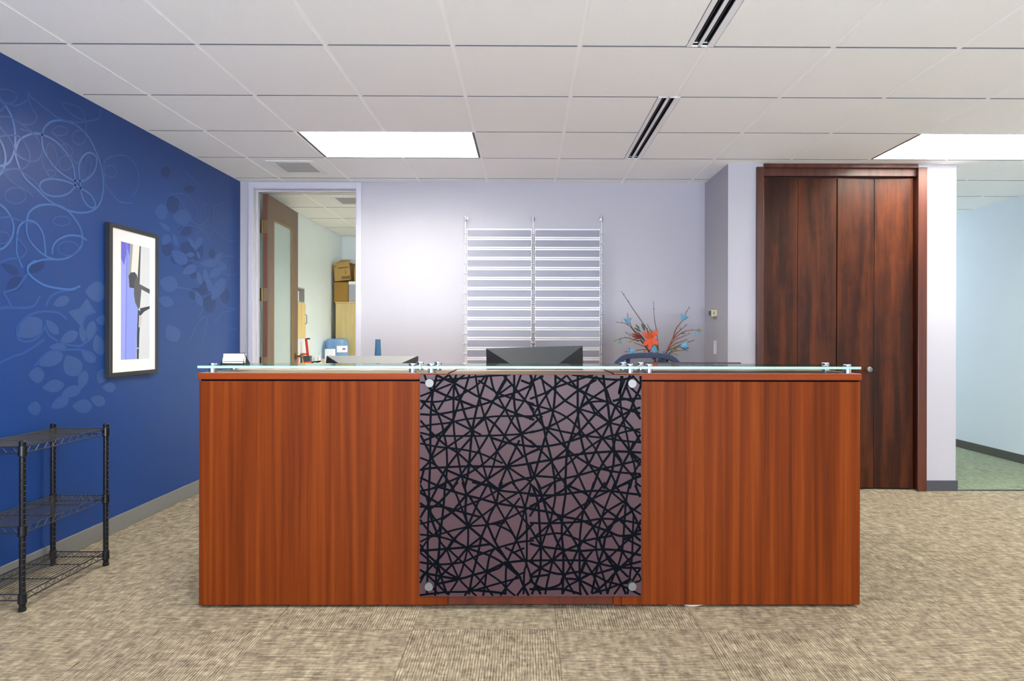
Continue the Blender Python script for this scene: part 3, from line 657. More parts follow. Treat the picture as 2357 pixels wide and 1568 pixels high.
# acrylic panel with printed web
PX0, PX1, PZ0, PZ1 = -.4805, .524, .064, 1.067
YP = YD-.030
ap = MB().box(PX0, PX1, YP, YP+.006, PZ0, PZ1).build('acrylic_panel', M['acrylic'], desk, bevel=.001)
ap['_w'] = (0, 0, 0)
WEB = {'A': ((960, 855), '''100,45 130,130 200,270 205,400 270,550 330,690 365,850 395,1000 405,1280 380,1568|45,150 120,165 200,270|270,45 240,160 215,280 185,600 180,1180 165,1568|45,335 200,275 460,170|200,290 45,510|45,390 210,520 480,660
45,395 240,410 470,370 650,280 820,170 930,45|45,575 230,580 480,540 780,470 980,410 1090,350 1300,290 1568,170|45,745 200,715 420,690 660,640 900,620 1100,600 1568,600|45,655 130,750 230,850 400,1000 545,1090 700,1230 930,1450 1080,1568|45,820 250,860 740,865 980,860 1370,840 1568,800
45,965 280,1010 560,1040 850,1100 1150,1230|90,930 230,870 350,800 480,650 560,420 640,250 700,45|50,850 100,950 190,1130 250,1250 350,1370 430,1480 500,1568|45,1155 180,1210 300,1290|45,1330 150,1230 180,1180 400,1020 560,910 740,780 900,640|45,1320 200,1295 700,1270 1180,1275 1568,1225
180,1180 300,910 370,820 480,660 520,520|280,60 400,120 520,170 660,250 820,340 980,400 1170,500 1320,560 1568,650|200,270 350,110 430,45|230,250 400,330 570,390 800,480|215,135 380,110 620,95 780,75 1000,60 1250,45|430,45 490,160 580,380 650,600 740,790
525,45 495,200 490,650 510,900 560,1200 600,1400 650,1568|640,45 510,150 400,330 280,520|780,45 830,330 900,600 980,860 1080,1080 1200,1270 1330,1568|980,45 1020,220 1080,330 1180,510 1270,680 1390,830|940,70 850,330 790,540 740,790 720,1000 700,1230 680,1400 640,1568
820,120 1060,280 1180,330 1300,370 1440,400 1568,440|1200,100 1080,300 1000,430 910,590 740,790|1160,60 1270,180 1440,380 1568,520|1390,45 1320,230 1180,500 1040,700 970,830 840,1040 700,1230 580,1400 480,1568|1300,45 1300,400 1330,580 1400,850 1440,1080 1500,1300 1540,1450
1510,45 1530,160 1440,380 1320,560 1200,800 1130,960 1070,1080 1020,1270 950,1440|740,790 820,1000 880,1230 940,1440 1000,1568|740,790 860,850|900,600 1050,720 1230,930 1330,1010 1420,1140|740,870 560,1080 400,1290 350,1380 270,1530|1390,850 1230,940 1080,1060 900,1230 700,1360 580,1410 420,1480 200,1568
1568,1060 1420,1140 1220,1260 950,1440 760,1568|1370,920 1320,1030 1210,1270 1100,1540|1220,1280 1400,1400 1530,1480|400,1320 590,1400 930,1520|1000,890 1230,960 1568,1010|1400,850 1568,980|45,1420 300,1540|1568,700 1400,830|1080,1568 1300,1470 1568,1410|1390,120 1568,190|520,680 740,790|100,1300 45,1500|1200,60 1080,300 1270,180'''),
'B': ((1220, 855), '''0,370 200,290 330,220 500,160 700,90 850,45|10,45 60,220 110,470 170,700 230,950 290,1180 330,1430 340,1568|80,45 0,250|130,60 180,130 310,230 470,390 640,500 790,680 960,880 1100,1050 1240,1240 1400,1430|150,60 220,330 300,540 400,790 490,1030 570,1200 650,1390 730,1568|0,150 180,60
340,45 340,230 310,540 250,760 200,900 150,1080 60,1390|350,70 480,150 650,240 850,340 1060,420 1300,510 1480,560|490,45 640,240|490,50 330,200 220,320 100,500 0,650|640,60 640,500 650,650 680,870 730,1080 790,1230 900,1400 1000,1568|560,45 900,90 1200,110 1400,70
890,110 650,250 470,390 300,510 120,580 0,610|880,60 1010,220 1080,400 1150,480 1270,640 1390,780 1480,950|860,80 780,200 680,480 570,820 500,1060 480,1400 470,1568|980,45 1000,200 1040,430 1070,670 1110,900 1130,1090 1100,1330 1000,1568|1000,240 800,380 650,500 480,620 300,720 160,780 0,820
1180,110 1010,230|1220,60 1210,380 1240,600 1300,860 1340,1070 1400,1260 1430,1568|1340,45 1290,180 1210,380 1140,480 1070,670 970,880 890,1040 790,1230 650,1390 500,1568|1280,180 1370,400 1480,640|1480,60 1480,200 1400,370 1340,530 1240,680 1160,830 1100,1050 970,1240 900,1400 840,1568
1370,45 1490,180|1310,180 1480,340|1110,390 1300,370 1490,360|1480,480 1340,530 1060,680 880,790 740,860 520,940 230,1000 0,1000|0,440 300,520 500,620 650,760 740,860 880,1040 980,1230 1070,1340 1150,1500|0,470 80,600 190,740 360,900 500,1040 610,1130 790,1240 940,1300 1200,1350 1480,1370
650,500 880,570 1060,680 1240,730 1480,820|650,500 820,410 1060,400|800,400 920,550 1060,680|1040,430 880,570 680,790 520,940|1480,770 1300,800 1160,840 970,900 730,1060 520,1230 380,1370 330,1430|250,760 420,800 740,860 980,890 1270,930 1490,950|0,740 170,600
1490,1085 1130,1070 730,1100 520,1130 300,1180 0,1230|0,920 140,1050 290,1210 400,1400 470,1500|500,1030 300,1200 90,1390 0,1480|1490,1180 1240,1240 940,1310 650,1390 480,1430 330,1480 150,1568|1230,1200 1130,1050|1390,940 1340,1070 1240,1260 1130,1568|1480,840 1340,1070|0,1230 60,1400 150,1568
90,1400 330,1420 480,1470|1490,1380 1380,1440 1180,1540|1160,830 1340,1070 1480,1260|0,1090 140,1030|1490,1200 1400,1350 1340,1568|1480,640 1400,530|1480,1180 1340,1070|1490,1400 1380,1440|1240,60 1190,300 1270,100|1370,400 1240,360 1110,400|640,250 740,320 880,570'''),
'C': ((960, 1110), '''45,30 130,200 180,400 240,600 320,800 400,900 470,1080 570,1290 700,1430 800,1520|165,0 165,300 150,700 150,1100 140,1500|45,120 200,90 370,40|370,0 370,200 340,500 310,750 300,950 260,1300 250,1520|45,140 300,290 480,410 680,580 860,730 1050,880 1190,1020 1340,1230
45,280 150,360 250,500 400,660 530,790 680,880 820,930 970,980 1150,1080 1360,1250|45,330 340,330 600,400 860,470|290,40 200,220 45,480|550,0 400,170 270,300 150,370|420,0 520,150 580,300 640,450 680,580 690,700 680,880 640,1060 560,1290 420,1510|610,0 660,160 650,400 680,580
270,60 440,110 640,170 840,220 1060,280 1290,320 1568,360|900,0 680,160 480,390 330,510|700,180 790,330 930,540 1050,800 1190,1020|960,0 840,230 790,340 680,580 500,760 400,900 270,1050 45,1290|740,0 980,60 1100,110 1360,140 1568,160|960,20 1060,280 1180,500 1330,770 1440,1020 1500,1180 1550,1330
1140,0 1100,110 1060,280 980,440 940,560 870,730 820,960 790,1080 740,1280 700,1500|980,20 1180,220 1310,330 1400,460 1480,560 1568,690|1270,0 1100,100 870,230 620,330 480,400 290,500 45,560|1270,0 1370,130 1440,330 1470,560 1470,1060 1440,1200 1430,1500|1510,0 1370,130 1080,290
1530,20 1450,330 1390,580 1330,770 1270,930 1200,1130 1190,1500|1380,210 1290,330 1180,500 1120,600 1050,780|1060,310 860,460 680,590 500,640 300,700 170,740 45,800|45,500 160,650 250,730|680,590 940,570 1180,500 1350,420 1568,310|680,600 560,700 430,880|45,700 300,730 500,790 640,850
45,920 300,900 680,870 980,830|45,830 130,950 270,1080 400,1200 560,1290|45,940 170,1050 330,1230|45,910 170,750|45,1070 250,1100 480,1090 640,1060 820,980 1050,890 1330,810 1568,780|45,1170 120,1220 240,1330 400,1480|45,1350 100,1250 150,1200
120,1220 540,1290 760,1240 940,1190 1110,1110 1190,1080 1440,1050 1568,1060|240,1370 560,1300|300,900 290,1100 340,1300 410,1500|870,730 680,880 560,1020 340,1240 260,1370|680,900 800,1060 940,1200 1120,1330 1210,1430 1320,1520|430,900 600,1060 760,1220 920,1390 1020,1520
1050,880 980,980 940,1180 910,1400 890,1520|1050,560 1250,660 1330,770|1568,540 1420,700 1330,780|45,1510 400,1470 700,1460 1000,1380 1180,1330 1400,1270|1190,1060 1100,1150 940,1220 800,1380 700,1440|720,1440 950,1460 1200,1490|1440,1060 1300,940 1180,870|1440,880 1280,950
1210,1100 1350,1220 1430,1390|1450,1200 1340,1260 1190,1420 1120,1520|1540,1320 1430,1400 1340,1520|1440,1400 1500,1520|180,350 200,500 260,650|400,900 320,1000 240,1080|950,560 1050,560 1180,540|700,1440 640,1520|300,1500 220,1420 160,1380|240,700 300,640 320,560'''),
'D': ((1220, 1110), '''0,20 100,110 190,240 320,390 440,540 510,640 620,820 740,1050 870,1280 960,1500|100,0 170,200 270,550 380,820 460,950 550,1120 660,1310 780,1510|300,20 180,180 100,300 0,460|330,0 340,200 310,370 270,550 210,700 150,860 0,1070|40,60 110,270 130,540 150,860 140,1180 80,1370 30,1500|0,330 200,230 390,140 480,80 570,0
0,180 340,175 540,150 780,120 1080,120 1320,150 1490,170|480,0 480,150 440,440 430,700 450,930 450,1250 440,1500|500,40 740,150 830,230 1040,380 1200,500 1390,700 1490,790|500,60 690,330 800,510 910,740 990,910 1100,1100 1220,1340 1290,1500|690,0 760,150 830,250 960,480 1070,660 1220,900 1350,1080
860,0 800,180 720,380 690,560 670,800 670,1300 680,1500|1010,0 830,240 700,400 510,630 390,790 320,1010 240,1330 210,1500|940,0 1090,130 1270,280 1400,370 1490,430|1140,0 1090,130 970,450 910,700 890,880 930,1080 1000,1300 1040,1490|1340,0 1170,70 870,210 690,320 460,450 270,550
1340,0 1290,250 1270,500 1240,900 1180,1130 1100,1320 1040,1500|1150,50 1290,260 1390,430 1450,560 1490,660|1410,40 1480,200|1270,250 1040,390 930,520 840,610 710,790 640,920 550,1120 450,1290|1260,300 1160,470 1070,640 1010,750 980,920 920,1090 880,1260 830,1490|1490,290 1390,370 1230,480 1080,580 930,750
0,360 250,400 450,460 690,510 840,580 1060,660 1220,720 1490,690|0,545 270,550 690,530 960,490 1240,510 1490,560|1490,500 1390,700 1230,850 1060,1010 920,1100 820,1220 660,1310 500,1400 440,1500|0,600 150,850 300,1040 440,1220 560,1430 600,1500|0,760 230,700 440,690 700,790 890,880|270,560 60,740
710,790 900,750 1090,720|0,820 150,860 450,900 670,920 980,900 1240,920 1490,980|670,830 450,930 300,1050 130,1160 0,1260|0,1050 300,1045 740,1050 930,1090 1180,1140 1490,1150|930,740 980,900 1180,1130 1320,1270|1490,630 1390,690 1250,780|1390,430 1380,700 1370,1000 1340,1270 1310,1500
1250,740 1490,860|1490,860 1390,980 1260,1100 1120,1240 1040,1330 880,1470|0,1060 150,1150 300,1210 450,1230 660,1200 850,1230 1180,1140 1490,1060|0,1270 250,1240|1490,1150 1430,1230 1370,1330|1370,1130 1490,1310 1230,1360 1040,1430 830,1490|480,1290 660,1310 880,1420 950,1480
870,1240 1040,1330 1220,1380 1490,1510|0,1300 90,1380 220,1430 440,1430 700,1500|670,920 740,1050 700,1190|840,920 740,1060 660,1280|1220,1380 1130,1500|0,1430 210,1430 400,1370 440,1280|1210,1370 1360,1290|1410,0 1490,60|670,1300 800,1220|1180,1130 1100,1100 1020,990|80,1370 150,1500''')}
web = MB()
def clampp(x, z): return min(max(x, PX0+.001), PX1-.001), min(max(z, PZ0+.001), PZ1-.001)
lvl = 0
for key, (off, txt) in WEB.items():
    for ln in txt.replace('\n', '|').split('|'):
        pts = []
        for t in ln.split():
            a, b = t.split(','); p = at(float(a)/5.807+off[0], float(b)/5.807+off[1], YP); pts.append((p.x, 0, p.z))
        if len(pts) < 2: continue
        lvl += 1; y = YP-.0004-.0000015*lvl
        P = spline(pts, 5) if len(pts) > 2 else [Vector(p) for p in pts]
        w = random.uniform(.0086, .0112)
        vs = []
        for i, p in enumerate(P):
            t = (P[min(i+1, len(P)-1)]-P[max(i-1, 0)]).normalized(); n = Vector((-t.z, 0, t.x))*w/2
            for q in (p+n, p-n):
                x, z = clampp(q.x, q.z); vs.append((x, y, z))
        web.add(vs, [(2*i, 2*i+1, 2*i+3, 2*i+2) for i in range(len(P)-1)])
web.build('printed_web', M['print'], ap, loc=(0, 0, 0))
for (px, py) in ((989, 882.5), (1456, 883), (988.5, 1351), (1457, 1351)):
    p = at(px, py, YP-.016)
    MB().lathe([(.0185, -.018), (.0195, -.016), (.0195, -.001)], (p.x, YP, p.z), 24, 'y').lathe([(.011, .0065), (.011, .0295)], (p.x, YP, p.z), 16, 'y').build('standoff', M['steel'], ap, loc=(0, 0, 0), smooth=True)
# glass shelves
ZG0, ZG1 = 1.0925, 1.1040
shelves = [(457, 970.6), (971.6, 1471.6), (1472.6, 1985)]
sx = [(-1.451, -.527), (-.440, .482), (.571, 1.496)]
bxs = [(-1.44, -.524), (-.435, .480), (.567, 1.487)]
for (p0, p1), sf, sb in zip(shelves, sx, bxs):
    x0, x1 = at(p0, 0, YD-.01).x, at(p1, 0, YD-.01).x
    y0, y1 = YD-.010, YD+.262
    m = MB().box(x0, x1, y0, y1, ZG0, ZG1)
    m.m = [0, 0, 1, 1, 1, 1]
    gl = m.build('glass_shelf', [M['glass'], M['glass_edge']], desk, bevel=0)
    gl['_w'] = (0, 0, 0)
    for xs, ys in ((sf, 2.80), (sb, 2.985)):
        for x in xs:
            zb = 1.0713 if not (s1 < x < s2) else 1.0678
            MB().lathe([(.0175, zb), (.0175, ZG0)], (x, ys, 0), 24).lathe([(.0175, ZG1), (.0175, ZG1+.0075), (.0165, ZG1+.009)], (x, ys, 0), 24).build('standoff', M['chrome'], gl, loc=(0, 0, 0), smooth=True)
p = MB(); pts = [at(1540+i*12, 1396.5+1.5*math.sin(i*.9), 2.77) for i in range(10)]
p.tube(spline([(q.x, 2.775+.012*math.sin(i), .0045) for i, q in enumerate(pts)], 3), .004, 8)
tag(p.build('power_cable', M['cable_white'], smooth=True), 'thin white cable lying on the carpet under the right half of the desk', 'cable')

# ------------------------------------------------------------ business card holder on the glass
ch = world_thing('card_holder', 'black wire business card holder with white cards on the left glass shelf', 'card holder', (-1.38, 2.875, ZG1))
zc = ZG1
def P3(px, py, Y): return at(px, py, Y)
cb = MB()
for k in range(9):
    y = 2.872+.0016*k
    x0, x1 = P3(513, 0, 2.87).x, P3(563, 0, 2.87).x
    cb.prism([(x0, y, zc+.006), (x1, y, zc+.006), (x1-.006, y+.022, zc+.050), (x0-.004, y+.022, zc+.050)], (0, .0010, 0))
cb.build('business_cards', M['card'], ch)
ik = MB()
for zf, w in ((.78, .034), (.66, .045), (.58, .028)):
    x0 = P3(513, 0, 2.87).x+.01
    ik.prism([(x0, 2.8715+.022*zf-.0008, zc+.006+.044*zf), (x0+w, 2.8715+.022*zf-.0008, zc+.006+.044*zf), (x0+w, 2.8715+.022*zf+.0004, zc+.0075+.044*zf), (x0, 2.8715+.022*zf+.0004, zc+.0075+.044*zf)], (0, .0004, 0))
ik.build('card_print', M['ink_grey'], ch)
w = MB()
xl, xr = P3(509, 0, 2.87).x, P3(567, 0, 2.87).x
w.tube([(xl+.006, 2.915, zc+.052), (xl-.006, 2.93, zc+.003)], .0025, 8).prism([(xl, 2.87, zc), (xl+.008, 2.893, zc+.05), (xl+.006, 2.935, zc)], (.0015, 0, 0)).prism([(xr-.010, 2.87, zc), (xr-.016, 2.893, zc+.052), (xr-.008, 2.935, zc)], (.0015, 0, 0))
w.tube([(xl+.01, 2.862, zc+.003), (xl+.018, 2.860, zc+.013), (xr-.008, 2.858, zc+.014), (xr, 2.862, zc+.013), (xr-.010, 2.866, zc+.002)], .0016, 8)
w.tube([(xl+.01, 2.862, zc+.002), (xr-.01, 2.862, zc+.002)], .002, 8).box(xl, xr-.01, 2.866, 2.935, zc+.0005, zc+.003)
w.tube([(xl+.008, 2.900, zc+.052), (xr-.016, 2.900, zc+.052), (xr-.010, 2.868, zc+.004)], .0018, 8)
w.build('wire_stand', M['black'], ch)

# ------------------------------------------------------------ monitors
def monitor(label, cx, Y, ztop, w, h, mat, side, tilt=0, rz=0, slot=False, roll=0):
    t = thing('computer_monitor', label, 'monitor', (cx, Y, .7365), rz=rz)
    zt_ = ztop-.7365
    def rx(m, name, mt, **k):
        o = m.build(name, mt, t, loc=(0, 0, zt_), **k)
        o.rotation_euler = (tilt, roll, 0); return o
    # outer slab: screen at +Y, back shell at -Y
    rx(MB().box(-w/2, w/2, .0, .022, -h, 0), 'bezel', M['black'], bevel=.003)
    a = [(-w/2+.001, 0, -h+.001), (w/2-.001, 0, -h+.001), (w/2-.001, 0, -.001), (-w/2+.001, 0, -.001)]
    ix, iz = w*.30, h*.32
    b = [(-w/2+ix, -.062, -h+iz*.6), (w/2-ix, -.062, -h+iz*.6), (w/2-ix, -.062, -iz), (-w/2+ix, -.062, -iz)]
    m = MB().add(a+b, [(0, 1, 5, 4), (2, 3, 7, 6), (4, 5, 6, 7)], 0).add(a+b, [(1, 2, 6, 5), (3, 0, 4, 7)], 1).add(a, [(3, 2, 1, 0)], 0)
    rx(m, 'back_shell', [mat, side])
    if slot:
        rx(MB().prism([(-w*.42, -.0083, -.026), (w*.42, -.0083, -.026), (w*.42, -.0093, -.031), (-w*.42, -.0093, -.031)], (0, .004, 0)), 'vent_slot', M['black'])
    else:
        rx(MB().prism([(-w*.40, -.0150, -.036), (w*.40, -.0150, -.036), (w*.33, -.026, -.075), (-w*.33, -.026, -.075)], (0, -.002, 0)), 'vent_panel', M['black_soft'], bevel=0)
    rx(MB().box(-w/2+.014, w/2-.014, .022, .0235, -h+.018, -.014), 'screen', M['screen'])
    MB().box(-.035, .035, -.052, -.030, .01, zt_-h*.5).build('stand_neck', M['black'], t, loc=(0, 0, 0), bevel=.004)
    MB().lathe([(.115, 0), (.115, .006), (.10, .012), (.04, .016)], (0, -.03, 0), 32).build('stand_base', M['black'], t, loc=(0, 0, 0), smooth=True)
    return t
M['black_soft'] = pm('charcoal_vent', (56, 60, 62), .5)
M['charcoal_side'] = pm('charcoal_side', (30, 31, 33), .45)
monitor('dark grey computer monitor seen from behind, in the middle behind the glass', (1230.5-VX)*3.46/F, 3.46, 1.178, .556, .345, M['charcoal'], M['charcoal_side'], roll=-.027, rz=.05)
monitor('light grey computer monitor seen from behind, left, in front of the doorway', (857.5-VX)*3.55/F, 3.55, 1.124, .54, .33, M['silver'], M['charcoal_side'], tilt=-.35, slot=True, rz=-.02)
monitor('black computer monitor, only its top edge rising behind the right glass shelf', (1595.5-VX)*3.50/F, 3.50, 1.090, .563, .34, M['charcoal'], M['charcoal_side'])

# ------------------------------------------------------------ office chair
oc = world_thing('office_chair', 'blue-grey mesh-back office chair behind the desk, in front of the flowers', 'chair', (.91, 4.35, 0))
YCh = 4.5
def chp(px, py, dy=0): return at(px, py, YCh+dy)
outer = [(1414, 900), (1414, 842), (1420, 828), (1436, 817), (1462, 812.5), (1491, 811.5), (1520, 812.5), (1546, 817), (1562, 828), (1568, 842), (1568, 900), (1560, 990), (1520, 1010), (1462, 1010), (1422, 990)]
ic = (1491, 900)
ring_o = [chp(*p) for p in outer]
ring_i = [chp(ic[0]+(p[0]-ic[0])*.88, ic[1]+(p[1]-ic[1])*.88 + (1.0 if p[1] < 850 else 0)) for p in outer]
so, si = spline(ring_o, 4, True), spline(ring_i, 4, True)
m = MB(); n = len(so); dv = Vector((0, .022, 0))
vs = [p for p in so]+[p for p in si]+[p+dv for p in so]+[p+dv for p in si]; fs = []
for i in range(n):
    j = (i+1) % n
    fs += [(i, j, n+j, n+i), (2*n+i, 3*n+i, 3*n+j, 2*n+j), (i, 2*n+i, 2*n+j, j), (n+i, n+j, 3*n+j, 3*n+i)]
m.add(vs, fs)
m.build('back_frame', M['mesh_blue'], oc, bevel=.004)
for px in (1447, 1527):
    a, b = chp(px-5, 824), chp(px+5, 824)
    MB().box(a.x, b.x, YCh+.022, YCh+.034, .50, a.z+.01).build('back_upright', M['mesh_blue'], oc, bevel=.003)
MESHM = mix_transparent('chair_mesh', (60, 72, 100), .35, .8)
mm = MB(); c = chp(1491, 900, .012); vs = [c]+[p+Vector((0, .011, 0)) for p in si]
mm.add(vs, [(0, 1+i, 1+(i+1) % n) for i in range(n)]); mm.build('back_mesh', MESHM, oc)
MB().box(.66, 1.16, 3.98, 4.46, .45, .52).build('seat', M['fabric'], oc, bevel=.03, seg=4)
MB().box(.86, .96, 4.12, 4.56, .41, .449).box(.87, .95, 4.535, 4.56, .42, .62).build('seat_bracket', M['black'], oc, bevel=.005)
MB().cyl((.91, 4.25, .12), (.91, 4.25, .415), .025).build('gas_column', M['black'], oc, smooth=True)
bs = MB()
for k in range(5):
    a = 2*math.pi*k/5+.3; e = (.91+.29*math.cos(a), 4.25+.29*math.sin(a))
    bs.tube([(.91, 4.25, .125), (e[0], e[1], .075)], [.028, .016], 8)
bs.build('star_base', M['black'], oc, smooth=True)
for k in range(5):
    a = 2*math.pi*k/5+.3; e = Vector((.91+.28*math.cos(a), 4.25+.28*math.sin(a), .028)); t_ = Vector((-math.sin(a), math.cos(a), 0))
    MB().cyl(e-t_*.02, e+t_*.02, .028, 18).cyl(e+Vector((0, 0, .02)), e+Vector((0, 0, .055)), .007, 8).build('castor', M['black'], oc, smooth=True)
for s in (-1, 1):
    MB().tube([(.91+s*.26, 4.2, .46), (.91+s*.30, 4.2, .48), (.91+s*.30, 4.2, .68)], .013, 8).box(.91+s*.30-.035, .91+s*.30+.035, 4.08, 4.33, .68, .71).build('armrest', M['black'], oc, bevel=.004)

# ------------------------------------------------------------ credenza, vase, flowers
cr = world_thing('low_credenza', 'low wooden credenza against the back wall, hidden behind the reception desk', 'cabinet', (.05, 5.2, 0))
MB().box(-1.5, 1.56, 4.96, 5.44, .02, .735).build('body', M['desk_d'], cr)
MB().box(-1.52, 1.58, 4.94, 5.445, .735, .76).build('top', M['desk_h'], cr, bevel=.002)
for k in range(6):
    x = -1.49+k*.508
    MB().box(x, x+.498, 4.945, 4.96, .06, .72).build('door', M['desk'], cr, bevel=.002)
    MB().tube([(x+(.45 if k % 2 == 0 else .05), 4.944, .55), (x+(.45 if k % 2 == 0 else .05), 4.922, .56), (x+(.45 if k % 2 == 0 else .05), 4.922, .64), (x+(.45 if k % 2 == 0 else .05), 4.944, .65)], .004, 8).build('handle', M['steel'], cr)
vz = at(870.5, 782, 5.2)
tag(MB().lathe([(.045, .76), (.052, .80), (.040, .92), (.028, 1.06), (.0235, 1.15), (.0215, vz.z), (.018, vz.z), (.020, 1.15), (.024, 1.06), (.034, .92), (.044, .80), (.02, .78)], (vz.x, 5.2, 0), 28).build('glass_vase', M['vase_blue'], smooth=True),
    'slim tall dark blue glass vase against the white wall right of the doorway', 'vase')

fl = world_thing('flower_arrangement', 'artificial flower arrangement with orange lily, blue blossoms and bare twigs, behind the chair', 'flower arrangement', (1.155, 5.13, .76))
VXc = at(1522, 800, 5.13).x
MB().lathe([(.05, .76), (.055, .765), (.056, .90), (.062, 1.045), (.058, 1.045), (.052, .90), (.050, .775), (.01, .772)], (VXc, 5.13, 0), 28).build('vase', M['clear'], fl, smooth=True)
def fp(cx, cy, dy=0): return at(1380+cx/7.127, 640+cy/7.127, 5.13+dy)
BR = [(((950, 1400), (800, 890), (740, 780), (540, 490), (415, 300), (355, 210)), (0, .03, .05, .09, .1, .1), 'bark'),
      (((985, 1400), (968, 1220), (940, 900), (900, 640), (884, 375)), (0, 0, .02, .06, .08), 'bark'),
      (((960, 1400), (700, 960), (560, 850), (480, 680), (455, 570)), (0, -.04, -.08, -.08, -.08), 'bark'),
      (((940, 1400), (760, 1110), (640, 960), (500, 790), (400, 740), (265, 720)), (0, -.04, -.07, -.1, -.12, -.14), 'bark'),
      (((930, 1400), (700, 1050), (620, 1030), (470, 980), (380, 985), (230, 1030)), (0, .04, .06, .08, .1, .12), 'bark'),
      (((940, 1400), (820, 1190), (640, 1180), (500, 1210), (400, 1200)), (0, -.05, -.08, -.1, -.12), 'bark_red'),
      (((930, 1400), (780, 1150), (650, 1090), (570, 1055)), (0, .05, .07, .09), 'bark_red'),
      (((900, 1300), (720, 1010), (560, 950), (415, 885)), (0, 0, .02, .04), 'bark'),
      (((1000, 1400), (870, 950), (785, 755)), (0, .08, .1), 'bark'),
      (((1060, 1400), (1100, 1220), (1200, 1000), (1260, 830), (1370, 680), (1430, 550), (1485, 470)), (0, .0, 0, .02, .03, .04, .05), 'bark_red'),
      (((1180, 1040), (1260, 920), (1340, 840), (1445, 755)), (0, .04, .08, .1), 'bark'),
      (((1190, 1020), (1330, 910), (1430, 865), (1560, 850), (1695, 852)), (0, -.02, -.04, -.06, -.08), 'bark_red'),
      (((1150, 1110), (1250, 1010), (1390, 950), (1500, 900)), (0, .04, .07, .09), 'bark_red'),
      (((1120, 1170), (1240, 1080), (1340, 1040), (1450, 1000)), (0, .05, .08, .1), 'bark_red'),
      (((1120, 1190), (1290, 1110), (1450, 1050), (1565, 1015)), (0, -.03, -.05, -.07), 'bark'),
      (((1080, 1290), (1230, 1200), (1380, 1180), (1475, 1140)), (0, .04, .06, .08), 'bark_red'),
      (((1080, 1320), (1160, 1220), (1290, 1130), (1400, 1110)), (0, -.04, -.06, -.08), 'bark')]
for pts, dys, mt in BR:
    q = spline([fp(x, y, d) for (x, y), d in zip(pts, dys)], 4)
    r = [.0042*(1-.72*i/(len(q)-1)) + .0004 for i in range(len(q))]
    if mt == 'bark_red' and len(pts) == 7: r = [.0075*(1-.8*i/(len(q)-1)) + .0006 for i in range(len(q))]
    m = MB().tube(q, r, 6)
    for i in range(5, len(q)-1, 3):
        p = q[i]; o = Vector((random.uniform(-1, 1), random.uniform(-.4, .4), random.uniform(-.2, 1)))*.004
        m.lathe([(.0005, -.005), (.0032, -.001), (.0026, .003), (.0004, .007)], p+o, 6)
    m.build('twig', M[mt], fl, smooth=True)
def petal(m, base, d, nrm, L, W, curl=.25, cup=.3, mi=0):
    d = Vector(d).normalized(); nrm = Vector(nrm); side = d.cross(nrm).normalized(); nrm = side.cross(d).normalized()
    rows = []
    N = 7
    for i in range(N):
        t = i/(N-1); w = W*math.sin(math.pi*min(.985, t*.93+.06))**.8*.5
        c = Vector(base)+d*L*t - nrm*curl*L*t*t
        rows.append([c+side*w*s + nrm*cup*w*abs(s)**1.5 for s in (-1, -.5, 0, .5, 1)])
    o = len(m.v)
    m.loft(rows, closed=False, caps=False, mi=mi)
def solid(o, t=.0012):
    s = o.modifiers.new('thick', 'SOLIDIFY'); s.thickness = t; return o
# orange lily facing the camera
c = fp(845, 975, -.10)
m = MB()
for tx, ty, l in ((705, 900, 1), (835, 868, .9), (962, 858, 1.15), (972, 1092, 1.15), (825, 1185, 1.25), (718, 1115, 1.1)):
    e = fp(tx, ty, -.13); d = e-c
    petal(m, c, d, (0, -1, 0), d.length, .043, .12, .25)
lily = solid(m.build('lily_flower', M['pet_orange'], fl, smooth=True)); lily['_w'] = (0, 0, 0)
m = MB()
for k in range(6):
    a = k*1.05; m.tube([c, c+Vector((.012*math.cos(a)-.01, -.02, .012*math.sin(a)+.01)), c+Vector((.018*math.cos(a)-.014, -.034, .016*math.sin(a)+.014))], .0012, 5)
m.build('stamens', M['stamen'], lily, loc=(0, 0, 0))
m = MB(); c = fp(690, 975, -.08)
for tx, ty in ((520, 905), (575, 890), (530, 960), (560, 1000), (610, 910)):
    e = fp(tx, ty, -.1); petal(m, c, e-c, (0, -1, .3), (e-c).length, .016, .05, .3)
solid(m.build('red_bud', M['pet_red'], fl, smooth=True))
def blossom(cx, cy, dx, dy, size, dep):
    c = fp(cx, cy, dep); m = MB()
    ax = Vector((dx, 0, -dy)).normalized(); s = ax.cross(Vector((0, 1, 0)))
    for k in range(6):
        a = k*2*math.pi/6+.3; o = s*math.cos(a)+Vector((0, 1, 0))*math.sin(a)
        petal(m, c, ax+o*.55, -o, size*1.15/7.127/269, size*.6/7.127/269, .12, .3)
    solid(m.build('blue_blossom', M['pet_blue'], fl, smooth=True), .0008)
    MB().lathe([(.001, -.006), (.006, 0), (.005, .005), (.001, .007)], c, 8).build('calyx', M['leaf_o'], fl, smooth=True)
for b in ((470, 765, -.1, -1, 115, -.10), (1350, 705, .55, -1, 120, .03), (330, 1010, -.1, 1, 70, .12), (600, 1205, -1, 0, 125, -.1), (1310, 1125, 1, -.1, 135, -.06), (1600, 860, .1, 1, 80, -.07), (900, 1100, .0, 1, 130, -.06), (1075, 1235, -.2, -.4, 50, 0), (1140, 1240, 1, -.3, 60, -.02)):
    blossom(*b)
